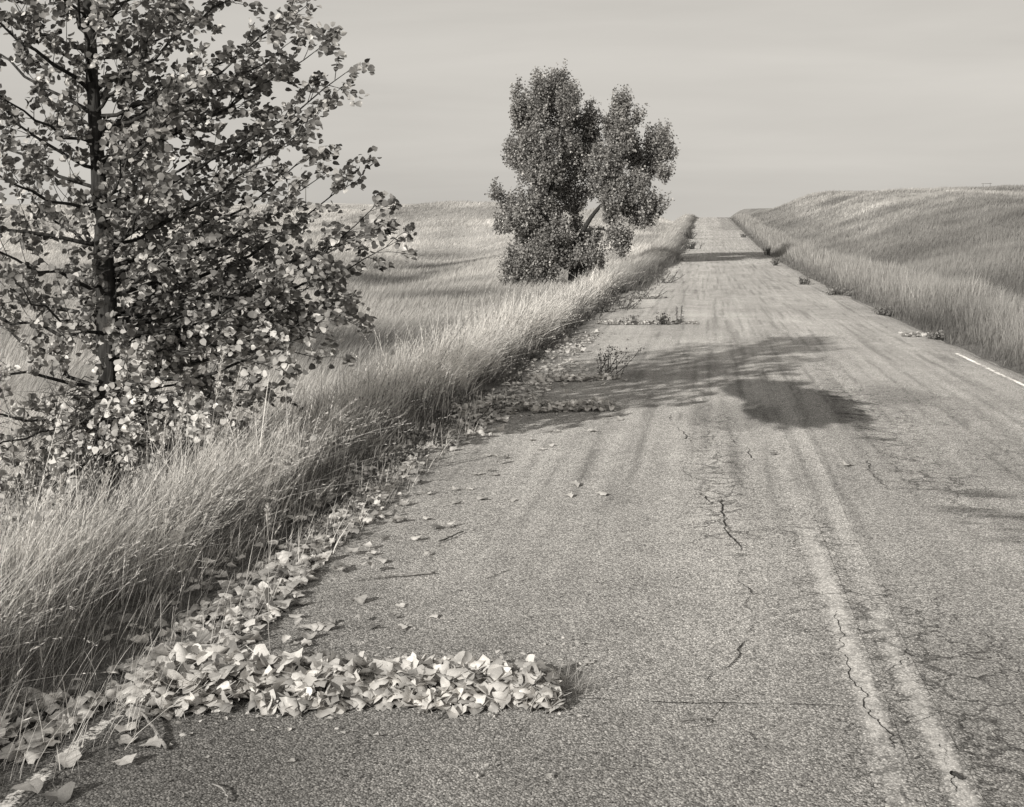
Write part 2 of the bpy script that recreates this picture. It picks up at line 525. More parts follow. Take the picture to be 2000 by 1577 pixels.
def grid_axis(lo, hi, core_lo, core_hi, step, grow):
    core = list(np.arange(core_lo, core_hi + 1e-6, step))
    up, s, c = [], step, core_hi
    while c < hi:
        s *= grow; c += s; up.append(min(c, hi))
    dn, s, c = [], step, core_lo
    while c > lo:
        s *= grow; c -= s; dn.append(max(c, lo))
    return np.array(dn[::-1] + core + up)
gx = grid_axis(-4000, 4000, -8, 12, 0.22, 1.06)
gy = grid_axis(-90, 4800, -4, 30, 0.35, 1.035)
X, Y = np.meshgrid(gx, gy)
Z = land_z(X, Y)
nx, ny = len(gx), len(gy)
idx = np.arange(nx * ny).reshape(ny, nx)
quads = np.stack([idx[:-1, :-1], idx[:-1, 1:], idx[1:, 1:], idx[1:, :-1]], -1).reshape(-1, 4)
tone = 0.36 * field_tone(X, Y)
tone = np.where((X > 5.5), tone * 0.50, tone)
near_dirt = sstep(-3.4, -2.9, X) * (1 - sstep(4.6, 5.2, X))
tone = tone * (1 - near_dirt) + near_dirt * 0.15
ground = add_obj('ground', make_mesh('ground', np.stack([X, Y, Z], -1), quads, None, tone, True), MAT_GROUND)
tag(ground, 'rolling dry prairie ground falling to a swale left and rising to a bank right', 'ground', kind='structure')

# ---------------------------------------------------------------- road
rows = [-4.0]
while rows[-1] < 330:
    y = rows[-1]
    rows.append(y + (0.045 if y < 9 else max(0.045, 0.0062 * (y - 1.8))))
ry = np.array(rows)
NCOL = 170
u = np.linspace(0, 1, NCOL)
el, er = edge_left(ry), edge_right(ry)
RX = el[:, None] + (er - el)[:, None] * u[None]
RY = np.repeat(ry[:, None], NCOL, 1)
RZ = road_z(RX, RY)
# shallow wheel ruts and settled edges
for cx in (-1.55, 0.0, 1.75, 3.2):
    RZ -= 0.010 * np.exp(-((RX - cx) / 0.28) ** 2)
RZ += 0.012 * (fbm(RX * 1.1, RY * 0.5, 50, 3) - 0.5)
RZ -= 0.03 * sstep(0.03, 0.0, u)[None] + 0.03 * sstep(0.97, 1.0, u)[None]
def blob(px, row, rx, rr):
    """0..1 mask of a stain seen at this place on the road (an ellipse lying on the asphalt)"""
    c = on_road(px, row)
    a = abs(on_road(px + rx, row)[0] - c[0]); b0 = on_road(px, row - rr)[1] - c[1]; b1 = c[1] - on_road(px, row + rr)[1]
    b = 0.5 * (b0 + b1)
    return np.sqrt(((RX - c[0]) / a) ** 2 + ((RY - c[1]) / b) ** 2)
rag = fbm(RX * 3.2, RY * 1.6, 60, 4) - 0.5
rag2 = fbm(RX * 11, RY * 5, 66, 3) - 0.5
streak = fbm(RX * 7.5, RY * 0.10, 70, 4) - 0.5
streak2 = fbm(RX * 16, RY * 0.30, 75, 3) - 0.5
bars = fbm(RX * 1.2, RY * 7.0, 80, 3) - 0.5
wear_and_light = 1.33 + 0.49 * sstep(4.2, 8.5, RY) + 0.06 * sstep(22.5, 25, RY)  # paler farther off: backscatter at grazing view put into the asphalt colour
wear_and_light *= 1 + 0.28 * streak * sstep(3, 14, RY) + 0.28 * streak2 * sstep(4, 12, RY) + 0.24 * rag
wear_and_light *= 1 + 0.10 * np.exp(-((RX - 0.0) / 0.5) ** 2) + 0.14 * np.exp(-((RX + 1.5) / 0.45) ** 2) * sstep(6, 12, RY)
wear_and_light *= 0.80 + 0.40 * fbm(RX * 0.45, RY * 0.28, 62, 4)
wear_and_light *= 1 - 0.26 * sstep(-0.7, -1.9, RX) * sstep(6.2, 4.3, RY)  # asphalt toned darker toward the near left corner
wear_and_light *= 1 - 0.28 * sstep(-1.95, -2.55, RX) - 0.16 * sstep(3.6, 4.2, RX)
wear_and_light *= 1 - 0.16 * sstep(0.95, 1.5, RX) * (1 - sstep(14, 20, RY)) * np.clip(0.5 + 2.5 * rag, 0, 1.3)
tar = np.maximum.reduce([sstep(1.12, 0.86, blob(1555, 785, 112, 46) + 0.9 * rag + 0.15 * rag2),
                         sstep(1.12, 0.86, blob(1495, 762, 82, 26) + 0.4 * rag + 0.15 * rag2)])
wear_and_light *= 1 - 0.70 * tar
sec = np.maximum.reduce([sstep(1.25, 0.7, blob(1755, 772, 68, 18) + 0.6 * rag), 1.0 * sstep(1.2, 0.8, blob(1430, 808, 90, 28) + 0.5 * rag)])
wear_and_light *= 1 - 0.28 * sec
sk = sstep(1.3, 0.5, blob(1950, 1005, 100, 62) + 0.4 * rag) * np.clip(bars * 5, 0, 1)
wear_and_light *= 1 - 0.55 * sk
sk2 = sstep(1.3, 0.5, blob(1660, 800, 42, 70) + 0.3 * rag) * np.clip(bars * 5 - 0.2, 0, 1)
wear_and_light *= 1 - 0.45 * sk2
sh = sstep(1.2, 0.5, blob(1570, 500, 70, 20))
farpatch = (RX > 2.2) & (RY > 150)
wear_and_light *= np.where(farpatch, 0.78, 1.0)
wear_and_light *= 1 - 0.25 * np.clip(-streak2 * 6 - 0.6, 0, 1) * sstep(6, 10, RY)
# alligator cracking: either side of the centre line and in the wheel tracks
allig = 1.0 * np.exp(-((RX - 0.72) / 0.30) ** 2) * (1 - sstep(7.5, 10, RY)) + 0.75 * np.exp(-((RX - 1.15) / 0.25) ** 2) * (1 - sstep(5.5, 8, RY))
allig += 0.95 * np.exp(-((RX - 0.1) / 0.22) ** 2) * sstep(6.8, 8.2, RY) * (1 - sstep(12.5, 14, RY))
allig += 0.85 * np.exp(-((RX - 1.75) / 0.35) ** 2) * sstep(8, 9.5, RY) * (1 - sstep(17, 21, RY))
allig += 0.45 * np.exp(-((RX - 2.7) / 0.5) ** 2) * sstep(5, 7, RY) * (1 - sstep(14, 19, RY))
allig += 0.10 * sstep(1.2, 1.6, RX) * (1 - sstep(6, 9, RY))
allig *= 1.25 * np.clip(0.5 + 2.2 * (fbm(RX * 1.7, RY * 1.1, 90, 3) - 0.25), 0, 1.2)
nr = len(ry)
idx = np.arange(nr * NCOL).reshape(nr, NCOL)
quads = np.stack([idx[:-1, :-1], idx[:-1, 1:], idx[1:, 1:], idx[1:, :-1]], -1).reshape(-1, 4)
rv = np.stack([RX, RY, RZ], -1).reshape(-1, 3)
# broken edges: a skirt a hand deep down each side
base = len(rv)
skl = np.stack([RX[:, 0] - 0.03, RY[:, 0], RZ[:, 0] - 0.12], -1)
skr = np.stack([RX[:, -1] + 0.03, RY[:, -1], RZ[:, -1] - 0.12], -1)
rv = np.vstack([rv, skl, skr])
i = np.arange(nr - 1)
ql = np.stack([base + i, idx[i, 0], idx[i + 1, 0], base + i + 1], -1)
qr = np.stack([idx[i, -1], base + nr + i, base + nr + i + 1, idx[i + 1, -1]], -1)
ww = np.concatenate([wear_and_light.ravel(), wear_and_light[:, 0] * 0.7, wear_and_light[:, -1] * 0.7])
aa = np.concatenate([allig.ravel(), np.zeros(2 * nr)])
road = add_obj('road', make_mesh('road', rv, np.vstack([quads, ql, qr]), None, None, True, {'wear_and_light': ww, 'alligator': aa}), MAT_ROAD)
tag(road, 'cracked grey two lane asphalt road dipping then climbing to a crest', 'road', kind='structure')

def surf_interp(x, y, field):
    """value of a road-grid field at points (bilinear)"""
    x = np.asarray(x, float); y = np.asarray(y, float)
    j = np.clip(np.searchsorted(ry, y) - 1, 0, nr - 2)
    ty = np.clip((y - ry[j]) / (ry[j + 1] - ry[j]), 0, 1)
    def at(jj):
        uu = np.clip((x - el[jj]) / (er[jj] - el[jj]), 0, 1) * (NCOL - 1)
        a = np.clip(uu.astype(int), 0, NCOL - 2); f = uu - a
        return field[jj, a] * (1 - f) + field[jj, a + 1] * f
    return at(j) * (1 - ty) + at(j + 1) * ty
def road_top(x, y):
    return surf_interp(x, y, RZ)

def ground_top(x, y):
    x = np.asarray(x, float); y = np.asarray(y, float)
    on = (x > edge_left(y) + 0.02) & (x < edge_right(y) - 0.02)
    return np.where(on, road_top(x, y), land_z(x, y))

# painted lines: sheets 4 mm above the asphalt
def line_sheet(name, xf, width, y0, y1, mat, label, lift=0.0025, fade=None, off=0.0):
    ys = ry[(ry >= y0) & (ry <= y1)]
    nc = 7
    uu = np.linspace(-0.5, 0.5, nc)
    wob = 0.05 * (fbm(ys * 0.35, ys * 0 + 5 + off, 95, 3) - 0.5)
    LX = (xf(ys) + wob)[:, None] + width * uu[None]
    LY = np.repeat(ys[:, None], nc, 1)
    LZ = road_top(LX, LY) + lift
    film = np.clip(1.25 * np.exp(-(np.abs(uu) / 0.36) ** 3) - 0.06, 0, 1)[None] * np.ones_like(LX)
    if fade is not None: film = film * fade(LX, LY)
    n = len(ys)
    ix = np.arange(n * nc).reshape(n, nc)
    q = np.stack([ix[:-1, :-1], ix[:-1, 1:], ix[1:, 1:], ix[1:, :-1]], -1).reshape(-1, 4)
    o = add_obj(name, make_mesh(name, np.stack([LX, LY, LZ], -1), q, None, None, True,
                {'film': film, 'wear_and_light': surf_interp(LX, LY, wear_and_light), 'alligator': surf_interp(LX, LY, allig)}), mat, road)
    if label: o['label'] = label
    return o
C = lambda v: (lambda y: np.full_like(y, v))
pat = lambda x, y: np.clip(0.25 + 2.4 * (fbm(x * 2, y * 0.9, 99, 3) - 0.28), 0, 1)
line_sheet('edge_line', C(ROAD_L), 0.115, 1.5, 60, MAT_WHITE, 'flaking white edge line at the grassy left side', fade=lambda x, y: np.where(y < 6.0, 0.75 + 0.25 * pat(x, y), np.clip(pat(x, y) * 1.6 - 0.75, 0, 1) * 0.5))
line_sheet('edge_line', C(ROAD_R), 0.11, 1.5, 130, MAT_WHITE, 'white edge line along the right verge', fade=lambda x, y: np.where(y < 21.0, 0.62 + 0.38 * pat(x, y), pat(x, y) * (0.12 + 0.5 * sstep(24, 21, y))), off=4)
line_sheet('centre_line', C(0.665), 0.15, 1.5, 60, MAT_CENTRE, 'faded left centre line', fade=lambda x, y: 0.9 * (0.30 + 0.70 * pat(x, y)) * (0.10 + 0.35 * sstep(17, 10, y) + 0.55 * sstep(9.5, 5.5, y)) * (0.55 + 0.9 * fbm(x * 16, y * 5, 102, 3)) * (1 - 0.9 * surf_interp(x, y, tar)), off=9)
line_sheet('centre_line', C(0.875), 0.13, 1.5, 90, MAT_CENTRE, 'faded and broken right centre line', fade=lambda x, y: (0.12 + 0.72 * sstep(7.8, 5.2, y)) * (0.35 + 0.65 * pat(x, y)) * (0.55 + 0.9 * fbm(x * 16, y * 5, 103, 3)) * (1 - 0.9 * surf_interp(x, y, tar)), off=13)

# open cracks
def crack(pts, w, rough=0.05, seed=0):
    rg = np.random.default_rng(seed)
    p = np.array([on_road(*q)[:2] for q in pts])
    for it in range(5):
        mid = 0.5 * (p[:-1] + p[1:])
        d = p[1:] - p[:-1]
        nrm = np.stack([-d[:, 1], d[:, 0]], -1)
        mid = mid + nrm * rg.normal(0, rough * (1.0 if it < 3 else 1.6), (len(mid), 1))
        o = np.empty((len(p) + len(mid), 2)); o[0::2] = p; o[1::2] = mid; p = o
    d = np.gradient(p, axis=0); d /= np.linalg.norm(d, axis=1, keepdims=True) + 1e-9
    nrm = np.stack([-d[:, 1], d[:, 0]], -1)
    t = np.linspace(0, 1, len(p))
    ww = w * (0.25 + 0.75 * np.sin(np.pi * np.clip(t, 0.02, 0.98)) ** 0.6) * rg.uniform(0.35, 1.3, len(p)) * 0.45 * np.clip(vnoise(t * 9 + seed, t * 0 + seed, 5) * 2.6 - 0.45, 0.04, 1.2)
    a, b = p + nrm * ww[:, None] / 2, p - nrm * ww[:, None] / 2
    za, zb = road_top(a[:, 0], a[:, 1]) + 0.006, road_top(b[:, 0], b[:, 1]) + 0.006
    v = np.empty((2 * len(p), 3))
    v[0::2] = np.c_[a, za]; v[1::2] = np.c_[b, zb]
    i = np.arange(len(p) - 1) * 2
    q = np.stack([i, i + 1, i + 3, i + 2], -1)
    return add_obj('crack', make_mesh('crack', v, q), MAT_CRACK, road)
CR = [([(1100, 1366), (1250, 1370), (1400, 1374), (1560, 1380), (1690, 1384)], 0.018, 0.03),
      ([(1378, 1336), (1392, 1312), (1437, 1288), (1440, 1268), (1458, 1240), (1474, 1218)], 0.013, 0.06),
      ([(1474, 1218), (1510, 1205), (1560, 1196)], 0.006, 0.08),
      ([(1310, 808), (1325, 838), (1345, 885), (1352, 935)], 0.020, 0.05),
      ([(1382, 945), (1388, 985), (1396, 1020)], 0.020, 0.07),
      ([(1420, 850), (1428, 960), (1440, 1060), (1446, 1075)], 0.018, 0.05),
      ([(1452, 1090), (1462, 1150), (1466, 1200)], 0.010, 0.06),
      ([(1468, 1265), (1482, 1300), (1494, 1345)], 0.008, 0.08),
      ([(1464, 1425), (1470, 1470), (1474, 1507)], 0.007, 0.05),
      ([(1425, 1450), (1448, 1482)], 0.006, 0.07),
      ([(1625, 1180), (1640, 1270), (1690, 1390), (1745, 1480), (1775, 1570)], 0.009, 0.07),
      ([(1885, 1210), (1930, 1250), (1998, 1282)], 0.008, 0.06),
      ([(1665, 870), (1700, 910), (1735, 960)], 0.016, 0.06),
      ([(1700, 1330), (1760, 1300), (1800, 1240)], 0.006, 0.08),
      ([(1760, 1420), (1830, 1400)], 0.005, 0.08),
      ([(1835, 1440), (1845, 1500), (1870, 1570)], 0.007, 0.08),
      ([(1700, 656), (1870, 660)], 0.07, 0.02),
      ([(1590, 617), (1720, 621)], 0.08, 0.02)]
for k, (pts, w, rgh) in enumerate(CR):
    crack(pts, w, rgh, 300 + k)

# ---------------------------------------------------------------- grass
def blades(geo_name, x, y, z, h, lx, ly, w, tone, mat, levels=3, label=None, cat='grass', parent=None, sink=0.03, bend=1.5):
    """one joined mesh of separate bent, tapering blades"""
    n = len(x)
    t = np.linspace(0, 1, levels + 1)
    lean = np.hypot(lx, ly)
    f = RNG.uniform(0, np.pi, n)
    sx, sy = np.cos(f), np.sin(f)
    b = np.stack([x, y, z - sink], -1)
    V = np.empty((n, 2 * levels + 1, 3)); T = np.empty((n, 2 * levels + 1))
    for k, tt in enumerate(t):
        c = b + np.stack([lx * h * tt ** bend, ly * h * tt ** bend, h * (tt - 0.30 * np.clip(lean, 0, 1.2) * tt ** 2)], -1)
        if k < levels:
            ww = (w * (1 - 0.65 * tt) * 0.5)[:, None]
            off = np.stack([sx, sy, 0 * sx], -1) * ww
            V[:, 2 * k] = c - off; V[:, 2 * k + 1] = c + off
        else:
            V[:, -1] = c
    T[:] = tone[:, None]
    m = 2 * levels + 1
    o = (np.arange(n) * m)[:, None]
    q = np.concatenate([o + np.array([2 * k, 2 * k + 1, 2 * k + 3, 2 * k + 2])[None] for k in range(levels - 1)], 0) if levels > 1 else None
    tr = o + np.array([2 * levels - 2, 2 * levels - 1, 2 * levels])[None]
    ob = add_obj(geo_name, make_mesh(geo_name, V.reshape(-1, 3), q, tr, T.ravel()), mat, parent)
    if parent is None: tag(ob, label, cat, kind='stuff')
    else: ob['kind'] = 'stuff'
    return ob

def logu(n, a, b):
    return np.exp(RNG.uniform(np.log(a), np.log(b), n))

def keep_in_view(x, y, lo=-500, hi=2500):
    px = project(x, y, 0 * x)[0]
    dep = -x * SP + y * CP
    return (dep > 1.2) & (px > lo) & (px < hi)

WIND = np.array([0.96, 0.28])

# left verge: leafy understorey, then tall seed-headed stems blown to the right
def verge_points(n, ya, yb, xin, xout, bias=1.0):
    y = logu(n, ya, yb)
    s = RNG.random(n) ** bias
    x = edge_left(y) + 0.02 - xin - s * (xout - xin)
    k = keep_in_view(x, y)
    return x[k], y[k]
def clump(x, y, sc, seed):
    return fbm(x * sc, y * sc, seed, 3)

x, y = verge_points(120000, 2.6, 60, 0.0, 2.6, 0.9)
cl = clump(x, y, 2.6, 120)
k = RNG.random(len(x)) < np.clip(cl * 3.0 - 0.75, 0.05, 1)
x, y, cl = x[k], y[k], cl[k]
s = -2.62 - x
h = (0.13 + 0.32 * sstep(0.0, 0.6, s)) * RNG.uniform(0.5, 1.4, len(x))
d = np.hypot(x, y)
tn = RNG.uniform(0.10, 0.42, len(x)) * (0.7 + 0.6 * cl)
la = RNG.normal(0.25, 0.5, len(x)); lb = RNG.normal(0.0, 0.5, len(x))
blades('verge_undergrowth', x, y, ground_top(x, y), h, la, lb, np.maximum(0.0032, 0.0006 * d) * RNG.uniform(0.6, 1.4, len(x)), tn, MAT_STRAW, 3,
       'short tangled dry grass under the tall stems of the left verge')

x, y = verge_points(125000, 2.6, 45, 0.10, 2.5, 0.95)
cl = clump(x, y, 2.3, 130)
k = RNG.random(len(x)) < np.clip(cl * 3.4 - 0.95, 0.03, 1) * (0.25 + 0.75 * sstep(0.0, 0.35, -2.72 - x))
x, y, cl = x[k], y[k], cl[k]
# bunch grass: stems rise from tufts that share height, colour and lean
ntf = 5200
ty_ = logu(ntf, 2.6, 45); tx_ = edge_left(ty_) - 0.12 - RNG.random(ntf) ** 0.95 * 2.4
tcl = clump(tx_, ty_, 1.7, 131)
okt = RNG.random(ntf) < np.clip(tcl * 3.0 - 0.7, 0.05, 1) * (0.25 + 0.75 * sstep(0.0, 0.35, -2.72 - tx_))
tx_, ty_ = tx_[okt], ty_[okt]
ti = RNG.integers(0, len(tx_), len(x))
tuftd = RNG.normal(0, 1, (len(x), 2))
snap = RNG.random(len(x)) < 0.72
x = np.where(snap, tx_[ti] + tuftd[:, 0] * 0.045, x); y = np.where(snap, ty_[ti] + tuftd[:, 1] * 0.045, y)
th = np.where(snap, RNG.uniform(0.62, 1.25, len(tx_))[ti], 1.0); tt_ = np.where(snap, RNG.uniform(0.72, 1.2, len(tx_))[ti], 0.9)
tl_ = np.where(snap, RNG.normal(0, 0.22, len(tx_))[ti], 0.0)
fan = np.where(snap[:, None], tuftd * 0.16, 0)
# thin strays among the litter, and long stems fallen outward at the near end
ns = 900
ys_ = logu(ns, 4.0, 14); xs_ = edge_left(ys_) + RNG.uniform(-0.15, 0.45, ns) ** 1
x = np.concatenate([x, xs_]); y = np.concatenate([y, ys_]); cl = np.concatenate([cl, np.full(ns, .5)])
th = np.concatenate([th, np.ones(ns)]); tt_ = np.concatenate([tt_, np.ones(ns)]); tl_ = np.concatenate([tl_, np.zeros(ns)]); fan = np.vstack([fan, np.zeros((ns, 2))])
s = -2.62 - x
gust = clump(x, y, 0.55, 137) - 0.5
hmax = (0.26 + 0.46 * sstep(0.10, 0.70, s)) * (0.60 + 0.80 * clump(x, y, 0.9, 133)) * (1 - 0.45 * sstep(1.0, 2.2, s))
h = hmax * np.where(RNG.random(len(x)) < 0.12, RNG.uniform(1.0, 1.4, len(x)), RNG.uniform(0.45, 1.08, len(x))) * th
d = np.hypot(x, y)
tn = np.clip(np.where(RNG.random(len(x)) < 0.25, RNG.normal(0.55, 0.15, len(x)), RNG.normal(1.5, 0.28, len(x))), 0.25, 1.85) * (0.75 + 0.45 * cl) * tt_
ln = np.clip(RNG.normal(0.55, 0.24, len(x)) + tl_ + 0.6 * gust, -0.2, 1.5) * (0.65 + 0.35 * sstep(0.2, 0.9, s))
ln = np.where(RNG.random(len(x)) < 0.04, RNG.uniform(1.0, 1.9, len(x)), ln)
ang = RNG.normal(0, 0.75, len(x)) + 0.7 * (clump(x, y, 0.8, 139) - 0.5)
la = ln * (WIND[0] * np.cos(ang) - WIND[1] * np.sin(ang)); lb = ln * (WIND[0] * np.sin(ang) + WIND[1] * np.cos(ang))
la = la + fan[:, 0]; lb = lb + fan[:, 1]
zt = ground_top(x, y)
BEND = 1.3
blades('verge_grass', x, y, zt, h, la, lb, np.maximum(0.0033, 0.00056 * d) * RNG.uniform(0.5, 1.5, len(x)), tn, MAT_STRAW, 4,
       'tall pale dry grass blown rightward along the left road edge', bend=BEND)
# seed heads: fine spikelets close along the last quarter of some stems
hx = clump(x, y, 1.4, 145)
sel = (RNG.random(len(x)) < np.clip(0.75 * hx - 0.10, 0.05, 0.7)) & (h > 0.32)
xs, ys, zs, hs, las, lbs, ds = x[sel], y[sel], zt[sel] - 0.03, h[sel], la[sel], lb[sel], d[sel]
P, TT = [], []
ht = np.clip(RNG.normal(1.4, 0.2, len(xs)), 0.8, 1.75)
hl = RNG.uniform(0.70, 0.86, len(xs))
for j in range(9):
    tt = hl + (1 - hl) * (j + RNG.random(len(xs))) / 9
    lean = np.hypot(las, lbs)
    c = np.stack([xs + las * hs * tt ** BEND, ys + lbs * hs * tt ** BEND, zs + hs * (tt - 0.30 * np.clip(lean, 0, 1.2) * tt ** 2)], -1)
    dirv = np.stack([las * BEND * tt ** .3, lbs * BEND * tt ** .3, 1 - 0.6 * np.clip(lean, 0, 1.2) * tt], -1)
    dirv /= np.linalg.norm(dirv, axis=1, keepdims=True)
    dirv = dirv + RNG.normal(0, .30, (len(xs), 3)); dirv /= np.linalg.norm(dirv, axis=1, keepdims=True)
    ln_ = RNG.uniform(0.014, 0.036, len(xs))
    sd = np.cross(dirv, RNG.normal(0, 1, (len(xs), 3))); sd /= np.linalg.norm(sd, axis=1, keepdims=True)
    w_ = np.maximum(0.0016, 0.00027 * ds)
    m_ = c + dirv * (ln_ * 0.45)[:, None]
    P.append(np.stack([c, m_ + sd * w_[:, None], c + dirv * ln_[:, None], m_ - sd * w_[:, None]], 1))
    TT.append(np.repeat((ht * RNG.uniform(.85, 1.15, len(xs)))[:, None], 4, 1))
P = np.concatenate(P); TT = np.concatenate(TT)
ob = add_obj('grass_seed_heads', make_mesh('grass_seed_heads', P.reshape(-1, 3), np.arange(len(P) * 4).reshape(-1, 4), None, TT.ravel()), MAT_STRAW)
tag(ob, 'feathery pale seed heads at the tips of the left verge grass', 'grass', kind='stuff')

# left verge farther off
x, y = verge_points(60000, 40, 235, -0.5, 3.2, 1.0)
enc = 0.9 * fbm(y * 0.12, y * 0 + 4, 140, 3) * sstep(40, 80, y) + RNG.exponential(0.12, len(y)) * (y > 30)
x = x + enc
d = np.hypot(x, y)
cl = clump(x, y, 0.6, 141)
s = edge_left(y) + enc - x
h = (0.18 + 0.50 * sstep(0.0, 1.0, s + 0.4)) * RNG.uniform(0.5, 1.25, len(x)) * (0.55 + 0.9 * cl)
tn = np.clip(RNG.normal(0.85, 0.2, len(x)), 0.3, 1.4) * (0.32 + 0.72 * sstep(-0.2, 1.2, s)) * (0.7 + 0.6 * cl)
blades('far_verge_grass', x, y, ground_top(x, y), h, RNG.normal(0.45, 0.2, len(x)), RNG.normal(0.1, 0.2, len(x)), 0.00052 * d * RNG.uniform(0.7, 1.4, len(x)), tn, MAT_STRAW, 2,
       'band of dry grass following the left road edge to the crest')

# left meadow
def sward(name, n, p0, p1, d0, d1, keep, hlo, hhi, lean, wk, mat, levels, label, cat, tk):
    px = RNG.uniform(p0, p1, n); dep = logu(n, d0, d1)
    a = (px - 1000) / 2400
    x = dep * (-SP + a * CP); y = dep * (CP + a * SP)
    k = keep(x, y)
    x, y, dep = x[k], y[k], dep[k]
    h = RNG.uniform(hlo, hhi, len(x)) * (0.7 + 0.6 * fbm(x / 3, y / 4, 150, 2)) * (1 + 0.4 * sstep(100, 300, dep))
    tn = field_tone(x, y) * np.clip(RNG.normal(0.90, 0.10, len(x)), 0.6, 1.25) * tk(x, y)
    g = 0.5 * (fbm(x / 2.5, y / 5, 155, 2) - 0.5)
    blades(name, x, y, land_z(x, y), h, RNG.normal(lean, 0.16, len(x)) + g, RNG.normal(0.08, 0.16, len(x)), np.maximum(0.005, wk * dep) * RNG.uniform(0.7, 1.4, len(x)), tn, mat, levels, label, cat)
inl = lambda x, y: x < np.where(y < 60, -4.6, -5.0)
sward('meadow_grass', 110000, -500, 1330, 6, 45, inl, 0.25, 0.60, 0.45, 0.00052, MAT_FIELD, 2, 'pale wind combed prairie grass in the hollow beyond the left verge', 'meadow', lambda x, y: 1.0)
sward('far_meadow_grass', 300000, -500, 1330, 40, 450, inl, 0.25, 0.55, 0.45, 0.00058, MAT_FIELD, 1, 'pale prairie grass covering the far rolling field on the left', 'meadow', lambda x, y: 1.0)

# right verge: upright straw-coloured stems
n = 120000
y = logu(n, 9, 215)
x = edge_right(y) + 0.02 + RNG.random(n) ** 0.9 * (2.5 + 0.7 * fbm(y * 0.15, y * 0, 160, 2))
k = keep_in_view(x, y); x, y = x[k], y[k]
d = np.hypot(x, y)
s = x - edge_right(y)
cl = clump(x, y, 1.2, 161)
k = RNG.random(len(x)) < np.clip(cl * 2.6 - 0.35, 0.06, 1)
x, y, d, s, cl = x[k], y[k], d[k], s[k], cl[k]
h = (0.14 + 0.84 * sstep(0.1, 1.1, s)) * RNG.uniform(0.5, 1.15, len(x)) * (0.5 + 1.0 * clump(x, y, 0.55, 163)) * (1 - 0.35 * sstep(1.9, 2.9, s))
darkc = np.exp(-((x - 5.0) / 0.7) ** 2 - ((y - 27) / 3.0) ** 2) * 0.5
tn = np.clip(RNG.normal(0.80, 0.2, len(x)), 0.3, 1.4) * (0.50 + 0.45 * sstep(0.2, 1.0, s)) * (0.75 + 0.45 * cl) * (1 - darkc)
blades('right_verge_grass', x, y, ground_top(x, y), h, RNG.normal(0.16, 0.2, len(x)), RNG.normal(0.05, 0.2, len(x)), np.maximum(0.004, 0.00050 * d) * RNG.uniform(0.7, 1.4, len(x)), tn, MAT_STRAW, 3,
       'upright straw coloured grass along the right road edge', bend=1.25)

# right bank
inr = lambda x, y: x > 6.2 + 0.6 * fbm(y * 0.15, y * 0, 160, 2)
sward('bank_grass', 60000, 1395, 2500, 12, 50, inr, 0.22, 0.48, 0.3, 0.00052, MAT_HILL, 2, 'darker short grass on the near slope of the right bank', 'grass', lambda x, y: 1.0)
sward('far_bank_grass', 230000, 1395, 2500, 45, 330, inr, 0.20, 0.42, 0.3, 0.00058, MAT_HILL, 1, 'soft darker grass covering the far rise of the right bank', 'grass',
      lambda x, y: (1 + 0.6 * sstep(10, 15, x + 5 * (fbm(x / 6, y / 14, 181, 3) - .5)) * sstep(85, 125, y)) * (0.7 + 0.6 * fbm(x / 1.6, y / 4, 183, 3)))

# ---------------------------------------------------------------- leaves
def fallen_leaf_template(seed, k, ax):
    """a toothed, triangular cottonwood leaf, curled; about 1 wide; (verts, tris, rel. tone)"""
    rg = np.random.default_rng(seed)
    half = [(0.02, -0.40), (0.26, -0.44), (0.46, -0.33), (0.52, -0.16), (0.43, 0.06), (0.30, 0.26), (0.17, 0.43)]
    out = [(x * (1 + (0.07 if i % 2 else -0.05)) + rg.normal(0, .02), y + rg.normal(0, .02)) for i, (x, y) in enumerate(half)]
    lft = [(-x * (1 + (0.07 if i % 2 else -0.05)) + rg.normal(0, .02), y + rg.normal(0, .02)) for i, (x, y) in enumerate(half)]
    ring = out + [(0.0, 0.62)] + lft[::-1]
    ring = np.array(ring)
    n = len(ring)
    inner = ring * 0.52 + np.array([0, -0.02])
    v2 = np.vstack([[(0, -0.02)], inner, ring])
    tris = []
    for i in range(n):
        j = (i + 1) % n
        tris.append((0, 1 + i, 1 + j))
        tris += [(1 + i, 1 + n + i, 1 + n + j), (1 + i, 1 + n + j, 1 + j)]
    # roll round an axis in the leaf's plane, then ripple
    c, s = math.cos(ax), math.sin(ax)
    a_, b_ = v2 @ np.array([c, s]), v2 @ np.array([-s, c])
    if abs(k) > 1e-3:
        A, Zc = np.sin(k * a_) / k, (1 - np.cos(k * a_)) / k
    else:
        A, Zc = a_, 0 * a_
    k2 = rg.normal(0, 0.6)
    Zc = Zc + 0.5 * k2 * b_ ** 2 + 0.10 * np.abs(v2[:, 0]) + rg.normal(0, 0.035, len(v2)) * (np.hypot(*v2.T) > 0.3)
    v = np.stack([A * c - b_ * s, A * s + b_ * c, Zc], -1)
    # stalk
    b0 = v[1 + n]
    st = np.array([[b0[0] - .018, b0[1] + .03, b0[2]], [b0[0] + .018, b0[1] + .03, b0[2]], [b0[0] + .10 + .015, b0[1] - .48, b0[2] + .05], [b0[0] + .10 - .015, b0[1] - .48, b0[2] + .05]])
    m = len(v)
    v = np.vstack([v, st]); tris += [(m, m + 1, m + 2), (m, m + 2, m + 3)]
    tn = np.concatenate([[0.92], np.full(n, 1.0), rg.uniform(0.82, 1.05, n), [0.8] * 4])
    v[:, 2] -= v[:, 2].mean()
    return v, np.array(tris), tn
